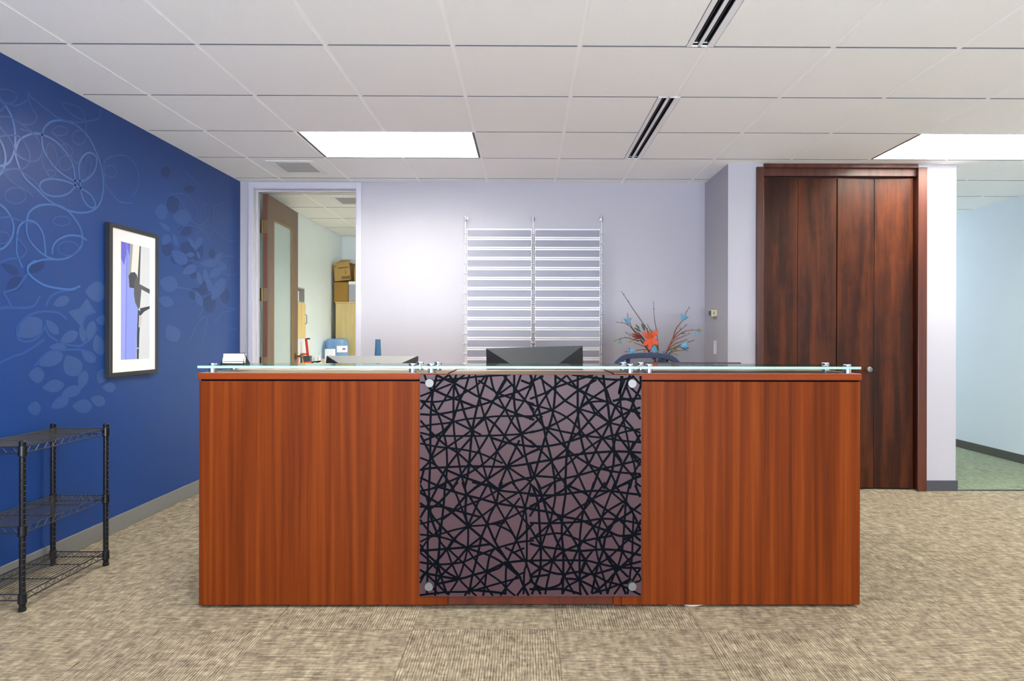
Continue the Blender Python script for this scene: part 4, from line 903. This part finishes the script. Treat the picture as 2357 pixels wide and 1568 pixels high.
for (x0, y0, x1, y1, w, mt, dep) in ((745, 860, 690, 740, .024, 'leaf_g', 0), (660, 830, 590, 760, .014, 'leaf_g', 0), (680, 880, 570, 810, .02, 'leaf_g', -.02), (890, 900, 815, 850, .016, 'leaf_g', 0), (940, 1040, 960, 1180, .022, 'leaf_g', 0), (860, 1090, 920, 1160, .016, 'leaf_g', .02),
                                     (570, 1020, 465, 1050, .010, 'leaf_o', .04), (325, 995, 235, 1045, .011, 'leaf_o', .1), (720, 990, 650, 960, .02, 'leaf_g', -.02), (1320, 910, 1420, 900, .010, 'leaf_g', -.02), (1600, 850, 1680, 880, .012, 'leaf_o', -.07), (1640, 850, 1640, 810, .006, 'leaf_o', -.07),
                                     (1210, 1150, 1295, 1185, .016, 'leaf_o', -.04), (1210, 1240, 1310, 1260, .010, 'leaf_o', 0), (730, 1180, 745, 1230, .013, 'leaf_o', -.05), (1330, 840, 1320, 800, .008, 'leaf_o', .05), (650, 1010, 620, 1040, .012, 'leaf_g', 0), (500, 935, 480, 960, .008, 'leaf_o', .03), (980, 1160, 970, 1210, .006, 'leaf_o', 0), (1290, 1130, 1215, 1105, .008, 'leaf_o', -.05)):
    a, b = fp(x0, y0, dep), fp(x1, y1, dep-.01); m = MB()
    petal(m, a, b-a, (0, -1, .4), (b-a).length, w, .08, .35)
    solid(m.build('leaf', M[mt], fl, smooth=True), .0007)

# ------------------------------------------------------------ cable rack on the back wall
YR = 5.385
rk = world_thing('brochure_rack', 'wall-hung cable rack of narrow clear acrylic sheets in two columns', 'wall rack', (.12, YB, 1.0))
cxs = [at(1071, 0, YR).x, at(1227, 0, YR).x, at(1384.3, 0, YR).x]
zrow = [at(0, 538+23.02*k, YR).z for k in range(15)]
for x in cxs:
    cb_ = MB().tube([(x, YR, at(0, 510, YR).z), (x, YR, .80)], .0034, 8).build('cable', M['white'], rk)
    cb_['_w'] = (0, 0, 0)
    for z in (at(0, 500, YR).z, .8015):
        MB().cyl((x, YB-.0012, z), (x, YB-.006, z), .016, 18).cyl((x, YB-.006, z), (x, YR-.008, z), .007, 12).cyl((x, YR, z+.012), (x, YR, z-.04), .0085, 14).build('wall_anchor', M['chrome'], cb_, loc=(0, 0, 0), smooth=True)
    for z in zrow[:15]:
        MB().cyl((x-.017, YR-.012, z), (x+.017, YR-.012, z), .0042, 10).cyl((x, YR, z-.005), (x, YR, z+.005), .005, 10).build('clamp', M['chrome'], cb_, loc=(0, 0, 0), smooth=True)
for ci in range(2):
    xa_, xb_ = cxs[ci]+.012, cxs[ci+1]-.012
    for z in zrow[:15]:
        hh = .0425
        ps = MB().box(xa_+.006, xb_-.006, YR-.009, YR-.005, z-hh+.008, z+hh-.008).build('acrylic_sheet', M['louvre'], rk)
        ps['_w'] = (0, 0, 0)
        e = .0125
        eb = MB().box(xa_, xb_, YR-.010, YR-.004, z+hh-e, z+hh).box(xa_, xb_, YR-.010, YR-.004, z-hh, z-hh+e).box(xa_, xa_+.006, YR-.010, YR-.004, z-hh+e, z+hh-e).box(xb_-.006, xb_, YR-.010, YR-.004, z-hh+e, z+hh-e)
        eb.build('frosted_edge', M['louvre_edge'], ps, loc=(0, 0, 0))

# ------------------------------------------------------------ thermostat, switch
th = world_thing('thermostat', 'small beige thermostat on the side wall right of the flowers', 'thermostat', (1.62, 5.14, 1.44))
z0, z1 = at(0, 727.5, 5.11).z, at(0, 712.5, 5.11).z
MB().box(1.572, 1.62, 5.105, 5.185, z0, z1).build('case', M['beige'], th, bevel=.003)
g = MB()
for k in range(5): z = z0+.014+.006*k; g.box(1.585, 1.602, 5.1035, 5.1049, z, z+.003)
g.build('vent_slots', M['charcoal'], th)
MB().box(1.5705, 1.5718, 5.112, 5.178, z0+.006, z1-.006).build('display', M['charcoal'], th)
sw = world_thing('light_switch', 'white wall switch plate low on the side wall under the thermostat', 'switch', (1.62, 5.15, 1.15))
MB().box(1.614, 1.62, 5.11, 5.18, 1.09, 1.205).build('plate', M['white'], sw, bevel=.002)
MB().box(1.609, 1.614, 5.130, 5.160, 1.115, 1.18).build('rocker', M['white'], sw, bevel=.001)

# ------------------------------------------------------------ framed print on the blue wall
pf = world_thing('framed_picture', 'black framed picture with wide white mat on the blue wall', 'picture', (XL, 3.96, .98))
xf = XL+.032
def fr8(cx, cy, X): return wp(220+cx/3.92, 490+cy/3.92, X)
y0, y1, z0, z1 = 3.712, 4.200, .981, 1.936
e = .026
MB().box(XL, xf, y0, y1, z1-e, z1).box(XL, xf, y0, y1, z0, z0+e).box(XL, xf, y0, y0+e, z0+e, z1-e).box(XL, xf, y1-e, y1, z0+e, z1-e).build('frame', M['frame'], pf, bevel=.002)
MB().box(XL+.004, xf-.008, y0+e, y1-e, z0+e, z1-e).build('mat_board', M['mat'], pf)
XP = xf-.0075
A0 = fr8(243, 268, XP); A1 = fr8(500, 1326, XP)
PR = [([(243, 268), (500, 330), (500, 1322), (243, 1333)], (206, 210, 212)), ([(243, 268), (325, 290), (308, 590), (318, 680), (360, 690), (365, 780), (400, 880), (383, 1100), (380, 1326), (243, 1333)], (136, 150, 226)),
      ([(243, 268), (300, 283), (296, 700), (290, 1330), (243, 1333)], (150, 156, 224)), ([(243, 268), (325, 290), (318, 400), (300, 330), (270, 480), (243, 420)], (104, 100, 196)), ([(290, 283), (300, 285), (296, 700), (290, 1331), (280, 1331), (286, 700)], (120, 130, 218)),
      ([(325, 290), (350, 297), (330, 560), (305, 600)], (150, 152, 160)), ([(350, 297), (408, 310), (395, 600), (335, 550)], (228, 222, 212)), ([(408, 310), (420, 313), (408, 700), (385, 700)], (78, 82, 92)),
      ([(310, 580), (330, 548), (365, 545), (385, 570), (375, 640), (360, 690), (318, 682)], (70, 70, 76)), ([(385, 570), (405, 650), (500, 700), (500, 740), (425, 700), (412, 860), (400, 880), (370, 820), (358, 740), (362, 640)], (88, 88, 92)),
      ([(412, 870), (500, 850), (500, 872), (450, 900), (420, 935)], (60, 62, 66)), ([(395, 880), (420, 900), (408, 1100), (402, 1326), (385, 1326), (385, 1100)], (48, 66, 80)), ([(405, 930), (432, 950), (415, 1040), (400, 1040)], (196, 188, 190)), ([(385, 1222), (408, 1222), (408, 1236), (385, 1236)], (170, 172, 176))]
pmn = MB(); pmats = []
for i, (pts, c) in enumerate(PR):
    x = XP+.0002+.00005*i
    vs = [(x, *fr8(px, py, XP)) for px, py in pts]
    pmn.add(vs, [tuple(range(len(vs)))], i); pmats.append(pm('print_ink_%d' % i, c, .7))
po = pmn.build('photo_print', pmats, pf)

# ------------------------------------------------------------ wire shelving unit
ws = world_thing('wire_shelf_unit', 'three-tier black wire shelving unit on the carpet against the blue wall', 'shelf unit', (-2.41, 2.99, 0))
ax0, ax1, ay0, ay1 = -2.545, -2.262, 2.722, 3.26
for x in (ax0, ax1):
    for y in (ay0, ay1):
        m = MB().cyl((x, y, .012), (x, y, .752), .0125, 16)
        for k in range(28): m.lathe([(.0125, 0), (.0138, .0015), (.0125, .003)], (x, y, .03+k*.0254), 12, caps=False)
        m.lathe([(.010, 0), (.016, .004), (.016, .012), (.010, .016)], (x, y, 0), 14)
        m.lathe([(.0138, .75), (.0145, .753), (.0145, .762), (.011, .766)], (x, y, 0), 14)
        m.build('post', M['post'], ws, smooth=True)
for z in (.738, .378, .075):
    m = MB(); zb = z-.028; r = .003
    X0, X1, Y0, Y1 = ax0, ax1, ay0, ay1
    for zz in (z, zb):
        m.tube([(X0, Y0, zz), (X0, Y1, zz)], r, 6).tube([(X1, Y0, zz), (X1, Y1, zz)], r, 6).tube([(X0, Y0, zz), (X1, Y0, zz)], r, 6).tube([(X0, Y1, zz), (X1, Y1, zz)], r, 6)
    def zig(p, q, nn):
        pts = []
        for k in range(nn+1):
            t = k/nn; pts.append((p[0]+(q[0]-p[0])*t, p[1]+(q[1]-p[1])*t, z if k % 2 else zb))
        m.tube(pts, .0017, 5)
    zig((X1, Y0+.02), (X1, Y1-.02), 20); zig((X0, Y0+.02), (X0, Y1-.02), 20); zig((X0+.02, Y0), (X1-.02, Y0), 10); zig((X0+.02, Y1), (X1-.02, Y1), 10)
    for k in range(1, 14):
        x = X0+(X1-X0)*k/14; m.tube([(x, Y0, z+.003), (x, Y1, z+.003)], .0016, 5)
    for y in (Y0+.18, Y1-.18): m.tube([(X0, y, z-.001), (X1, y, z-.001)], .0028, 5)
    m.build('wire_shelf', M['wire'], ws)
    for x in (X0, X1):
        for y in (Y0, Y1):
            MB().lathe([(.0135, zb-.012), (.018, zb-.010), (.0165, z+.006), (.0135, z+.008)], (x, y, 0), 14).build('corner_collar', M['post'], ws, smooth=True)
tag(MB().box(-2.50, -2.36, 2.80, 2.93, .7435, .7445).build('paper_slip', M['ink_grey']), 'thin grey strip lying on the top tier of the wire shelving', 'paper') if False else None

# ------------------------------------------------------------ room behind the open door
tc_ = world_thing('tall_cabinet', 'tall pale wood cabinet in the far corner of the room behind the door', 'cabinet', (-2.1, 8.2, 0))
MB().box(-2.528, -1.60, 8.02, 8.46, .02, 1.667).box(-2.50, -1.63, 8.05, 8.44, 0, .02).build('body', M['pale'], tc_, bevel=.002)
MB().box(-2.532, -1.596, 8.00, 8.47, 1.667, 1.687).build('top', M['pale'], tc_, bevel=.002)
for a, b in ((-2.526, -2.066), (-2.062, -1.602)):
    MB().box(a, b, 8.004, 8.019, .04, 1.664).build('door', M['pale'], tc_, bevel=.001)
ZT = 1.687
def carton(name, label, x0, x1, y0, y1, z0, h, mat, tilt=0, flaps=False, marks=False, cat='box'):
    t = thing(name, label, cat, ((x0+x1)/2, (y0+y1)/2, z0)); t.rotation_euler.y = tilt
    w, d = (x1-x0)/2, (y1-y0)/2
    if flaps:
        MB().box(-w, w, -d, -d+.006, 0, h).box(-w, w, d-.006, d, 0, h).box(-w, -w+.006, -d, d, 0, h).box(w-.006, w, -d, d, 0, h).box(-w, w, -d, d, 0, .006).build('carton_body', mat, t, loc=(0, 0, 0))
        MB().prism([(-w, -d, h), (w, -d, h), (w*.9, -d+.10, h+.05), (-w*.2, -d+.10, h+.06)], (0, 0, .004)).build('flap', mat, t, loc=(0, 0, 0))
        MB().prism([(w, -d, h), (w, d, h), (w+.07, d, h-.03), (w+.07, -d, h-.03)], (0, 0, .004)).build('flap', mat, t, loc=(0, 0, 0))
    else:
        MB().box(-w, w, -d, d, 0, h).build('carton_body', mat, t, loc=(0, 0, 0), bevel=.002)
        MB().box(w*.86, w*.88, -d-.001, -d+.0002, .01, h-.005).build('seam_tape', M['ink'], t, loc=(0, 0, 0))
    if marks:
        mk = MB(); y = -d-.001
        mk.box(-w*.9, -w*.62, y, y+.001, h*.84, h*.88)
        mk.box(-w*.42, w*.78, y, y+.001, h*.74, h*.775)
        for k in range(9): mk.box(-w*.42+k*w*.13, -w*.42+k*w*.13+w*.05, y, y+.001, h*.72, h*.79)
        for k in range(8): a = k*math.pi/4; mk.box(w*.42+.010*math.cos(a)-.003, w*.42+.010*math.cos(a)+.003, y, y+.001, h*.54+.018*math.sin(a)-.003, h*.54+.018*math.sin(a)+.003)
        mk.box(w*.38, w*.46, y, y+.001, h*.40, h*.48)
        x0_, x1_, za, zb = -w*.12, w*.88, h*.10, h*.27
        mk.box(x0_, x1_, y, y+.001, za, za+.004).box(x0_, x1_, y, y+.001, zb-.004, zb).box(x0_, x0_+.004, y, y+.001, za, zb).box(x1_-.004, x1_, y, y+.001, za, zb)
        for k in range(6): xx = x0_+.008+(x1_-x0_-.014)*k/6; mk.box(xx, xx+(x1_-x0_)/9, y, y+.001, za+.008, zb-.008)
        mk.build('printed_marks', M['ink'], t, loc=(0, 0, 0))
    return t
Yb = 8.03
def bx(px): return at(px, 0, Yb).x
carton('cardboard_box', 'closed brown cardboard box on the tall pale cabinet, under the open box', bx(769.5), bx(802), Yb, Yb+.3, ZT, at(0, 651, Yb).z-ZT, M['carton_dark'])
carton('cardboard_box', 'open tan cardboard box with printed marks, tilted on top of the brown box', bx(771), bx(810), Yb-.005, Yb+.24, at(0, 649.5, Yb).z+.008, .232, M['carton'], tilt=-.11, flaps=True, marks=True)
fb = world_thing('file_box', 'pale grey file box with lid on the tall cabinet beside the brown box', 'box', (bx(814), Yb+.15, ZT))
MB().box(bx(803.5), bx(828), Yb, Yb+.3, ZT, at(0, 656, Yb).z).build('box_body', pm('grey_board', (170, 172, 180), .8), fb)
MB().box(bx(803), bx(828.5), Yb-.005, Yb+.305, at(0, 655.8, Yb).z, at(0, 649, Yb).z).build('lid', M['white'], fb, bevel=.002)
carton('cardboard_box', 'tan cardboard box at the door frame edge, on top of the grey file box', bx(815.5), bx(835), Yb, Yb+.2, at(0, 648.9, Yb).z, .19, M['carton'])

# shallow wall cupboard on the left wall of that room
wc = world_thing('wall_cupboard', 'shallow wall cupboard with pale wood doors just right of the open door edge', 'cabinet', (XL, 6.85, 1.2))
Xw = -2.515; yA, yB = 6.50, at(0, 0, 1).y*(-Xw)*F/(VX-702)
def wz(py, px=702): return wp(px, py, Xw)[1]
zt0, zt1, zt2 = wz(780), wz(697), wz(665)
MB().box(XL-.01, Xw, yA, yB, zt2-.012, zt2).box(XL-.01, XL, yA, yB, zt0, zt2-.012).box(XL, Xw, yA, yA+.012, zt1, zt2-.012).box(XL, Xw, yB-.006, yB, zt0, zt2-.012).box(XL, Xw-.004, yA, yB-.006, zt0, zt0+.01).box(XL, Xw, yA+.012, yB-.006, zt1-.012, zt1).build('cupboard_body', M['vent_grey'], wc)
ym = wp(692, 0, Xw)[0]
for a, b in ((yA+.001, ym-.002), (ym+.002, yB-.002)):
    d = MB().box(Xw+.0005, Xw+.014, a, b, zt0+.004, zt1-.014).build('cupboard_door', M['pale'], wc, bevel=.001); d['_w'] = (0, 0, 0)
    yh = a+.028 if a < 6.6 else b-.018
    MB().tube([(Xw+.014, yh, zt1-.14), (Xw+.032, yh, zt1-.15), (Xw+.032, yh, zt1-.24), (Xw+.014, yh, zt1-.25)], .004, 6).build('pull_handle', M['charcoal'], d, loc=(0, 0, 0))
tag(MB().box(XL+.006, Xw-.006, 6.54, 6.70, zt1+.001, zt1+.115).build('white_carton', M['white'], bevel=.002), 'small white box in the open top of the wall cupboard', 'box')

# side counter, bottled water, small items
sc_ = world_thing('side_counter', 'white side counter along the wall of the room behind the door', 'counter', (-2.35, 7.0, 0))
ZS = .915
MB().box(-2.585, -2.16, 6.50, 7.50, .08, ZS-.025).box(-2.585, -2.2, 6.52, 7.48, 0, .08).build('body', M['white'], sc_)
MB().box(-2.585, -2.14, 6.49, 7.51, ZS-.025, ZS).build('top', M['white'], sc_, bevel=.002)
for k in range(2): MB().box(-2.16, -2.145, 6.505+k*.5, 6.995+k*.5, .09, ZS-.03).build('door', M['pale'], sc_)
YJ = 7.76; jc = at(777, 0, YJ).x
wd = world_thing('water_cooler', 'white water cooler stand under the blue water bottle', 'water cooler', (jc, YJ, 0))
MB().box(jc-.14, jc+.14, YJ-.14, YJ+.14, 0, .86).build('body', M['white'], wd, bevel=.01)
MB().lathe([(.125, .86), (.125, .875), (.10, .885), (.06, .87)], (jc, YJ, 0), 28).build('collar', M['white'], wd, smooth=True)
MB().box(jc-.08, jc+.08, YJ-.155, YJ-.14, .55, .75).build('tap_panel', M['charcoal'], wd)
jt = at(0, 780, YJ).z
jg = world_thing('water_bottle', 'large blue plastic water bottle upside down, in front of the tall cabinet', 'water bottle', (jc, YJ, .885))
R_ = 25.5*YJ/F
MB().lathe([(.03, .886), (.04, .90), (R_*.8, .93), (R_, .96), (R_, 1.03), (R_*.965, 1.04), (R_*.965, 1.05), (R_, 1.06), (R_, jt-.07), (R_*.97, jt-.035), (R_*.86, jt-.008), (R_*.7, jt), (R_*.3, jt-.006)], (jc, YJ, 0), 32).build('bottle_body', M['jug'], jg, smooth=True)
lb = MB(); rr = R_+.0015
pts = [(jc+rr*math.cos(a), YJ+rr*math.sin(a)) for a in [math.radians(-75+k*7) for k in range(10)]]
lz0, lz1 = at(0, 812, YJ-.1).z, at(0, 797, YJ-.1).z
vs = [(x, y, z) for z in (lz0, lz1) for x, y in pts]
lb.add(vs, [(k, k+1, 11+k, 10+k) for k in range(9)])
lo = lb.build('bottle_label', M['card'], jg)
lb = MB(); rr = R_+.0025
pts = [(jc+rr*math.cos(a), YJ+rr*math.sin(a)) for a in [math.radians(-47+k*6) for k in range(4)]]
vs = [(x, y, z) for z in (lz0+.03, lz0+.055) for x, y in pts]; lb.add(vs, [(k, k+1, 5+k, 4+k) for k in range(3)])
lb.build('label_print', M['purple'], jg)

YI = 7.30
def ip(px, py, Y=YI): return at(px, py, Y)
a, b = ip(748.5, 826), ip(768, 804.5)
t = world_thing('paper_box', 'small white square box in front of the blue water bottle', 'box', (a.x, YI, ZS))
MB().box(a.x, b.x, YI, YI+.08, ZS, b.z).build('box_body', M['card'], t, bevel=.002)
# pump bottle
c = ip(735, 838, 7.1)
t = world_thing('pump_bottle', 'small white pump bottle by the white square box', 'bottle', (c.x, 7.1, ZS))
zz = ip(0, 815, 7.1).z
MB().lathe([(.016, ZS), (.018, ZS+.004), (.018, zz-.050), (.008, zz-.042), (.007, zz-.03)], (c.x, 7.1, 0), 18).build('bottle_body', M['white'], t, smooth=True)
MB().cyl((c.x, 7.1, zz-.03), (c.x, 7.1, zz-.006), .004, 10).box(c.x-.006, c.x+.022, 7.094, 7.106, zz-.008, zz).build('pump_head', M['white'], t)
# red hand press
Yp = 6.95
a, b = ip(704, 0, Yp), ip(710, 0, Yp)
t = world_thing('hand_punch', 'red upright hand punch with black grip on the side counter', 'punch', (a.x, Yp, ZS))
top = ip(705, 780, Yp); bot = ip(709, 820, Yp)
MB().prism([(top.x-.012, Yp, top.z), (top.x+.010, Yp, top.z), (bot.x+.014, Yp, bot.z), (bot.x-.012, Yp, bot.z)], (0, .02, 0)).build('lever', M['red'], t, bevel=.002)
MB().cyl((top.x+.006, Yp+.01, top.z-.004), (top.x+.045, Yp+.01, top.z-.006), .008, 12).build('grip', M['black'], t, smooth=True)
cb0 = ip(698, 816, Yp)
MB().lathe([(.035, -.012), (.04, -.004), (.036, .006), (.02, .010)], (cb0.x, Yp+.02, cb0.z), 20).build('dial', M['red'], t, smooth=True)
a, b = ip(700, 827.5, Yp), ip(715, 820, Yp)
MB().box(cb0.x-.03, b.x, Yp-.01, Yp+.06, ZS, b.z-.001).build('base_block', M['charcoal'], t, bevel=.003)
Yq = 6.80
a, b = ip(697, 836, Yq), ip(717, 829.5, Yq)
t = tag(MB().tube([(a.x, Yq, ZS+.013), (a.x+.03, Yq, ZS+.014), (b.x, Yq, ZS+.022)], [.009, .013, .011], 12).build('glue_tube', M['orange'], smooth=True), 'orange tube lying on the side counter in front of the red punch', 'tube')
a = ip(687, 0, Yq)
tag(MB().lathe([(.010, ZS), (.011, ZS+.055), (.014, ZS+.058), (.014, ZS+.075), (.006, ZS+.08)], (a.x, Yq, 0), 14).build('marker_pen', M['orange'], smooth=True), 'short orange-red marker standing upright beside the brass door knob', 'marker')
a, b = ip(714, 0, 6.75), ip(742, 0, 6.75)
t = world_thing('paper_packet', 'crumpled white packet with purple print on the side counter', 'packet', (a.x, 6.75, ZS))
MB().loft([[(x, 6.70, ZS+.001), (x, 6.80, ZS+.001), (x, 6.79, ZS+h), (x, 6.71, ZS+h*.8)] for x, h in ((a.x, .006), (a.x+.04, .022), (a.x+.08, .018), (a.x+.11, .026), (b.x, .008))]).build('packet_body', M['card'], t)
MB().box(b.x-.035, b.x-.018, 6.703, 6.709, ZS+.003, ZS+.019).box(a.x+.03, a.x+.07, 6.703, 6.705, ZS+.004, ZS+.012).build('packet_print', M['purple'], t)
a, b = ip(717, 0, 7.0), ip(738, 0, 7.0)
tag(MB().tube([(a.x, 7.0, ZS+.012), (b.x, 7.02, ZS+.024)], [.010, .012], 10).build('black_stapler', M['black'], smooth=True), 'small black stapler lying behind the white packet', 'stapler')
a, b = ip(738, 0, 7.2), ip(752, 0, 7.2)
tag(MB().box(a.x, b.x, 7.15, 7.25, ZS, ZS+.045).build('beige_tray', pm('beige_tray', (214, 196, 176), .6), bevel=.004), 'low beige tray between the pump bottle and the water bottle', 'tray')
a = ip(686, 826, 6.7)
tag(MB().tube(spline([(a.x, 6.72, ZS+.006), (a.x-.005, 6.72, ZS+.05), (a.x+.02, 6.72, ZS+.085), (a.x+.05, 6.72, ZS+.06), (a.x+.055, 6.72, ZS+.005)], 5), .0035, 8).build('coiled_cord', M['cable_white'], smooth=True), 'white cord arching over the side counter beside the door knob', 'cord')

# ------------------------------------------------------------ light, world, camera
def area(name, loc, rot, sx_, sy_, energy, c):
    l = bpy.data.lights.new(name, 'AREA'); l.shape = 'RECTANGLE'; l.size = sx_; l.size_y = sy_; l.energy = energy; l.color = c
    o = bpy.data.objects.new(name, l); col.objects.link(o); o.location = loc; o.rotation_euler = rot
    return o
area('window_fill_light', ((WX0+WX1)/2, YF-.9, .35), (math.radians(145), 0, 0), WX1-WX0, WZ1-WZ0, 520, (.80, .86, 1.0))  # added lamp outside the window, low and tilted up to brighten the ceiling
area('hall_fill_light', (4.2, 8.9, 2.45), (math.radians(-30), 0, 0), .9, .9, 46, (.86, .95, 1.0))  # added lamp under the hall ceiling
w = bpy.data.worlds.new('World'); scene.world = w; w.use_nodes = True
w.node_tree.nodes['Background'].inputs[0].default_value = (.62, .72, 1, 1)
w.node_tree.nodes['Background'].inputs[1].default_value = .8

cam = bpy.data.cameras.new('camera'); co = bpy.data.objects.new('camera', cam); col.objects.link(co)
yaw, roll = -.006, .002
co.matrix_world = Matrix.Translation((0, 0, H)) @ Matrix.Rotation(yaw, 4, 'Z') @ Matrix.Rotation(math.radians(90), 4, 'X') @ Matrix.Rotation(roll, 4, 'Z')
cam.sensor_width = 36; cam.lens = 36*F/2357
cam.shift_x = -(VX-F*math.tan(yaw)-1178.5)/2357
cam.shift_y = -(784-VY)/2357
cam.clip_start = .05
scene.camera = co
scene.view_settings.view_transform = 'Standard'; scene.view_settings.look = 'None'
scene.view_settings.exposure = 1.22; scene.view_settings.gamma = 1; scene.view_settings.use_curve_mapping = False
scene.cycles.max_bounces = 10; scene.cycles.diffuse_bounces = 6; scene.cycles.transparent_max_bounces = 24
scene.cycles.sample_clamp_indirect = 8
scene.cycles.use_denoising = True
for o in bpy.data.objects:
    if '_w' in o: del o['_w']
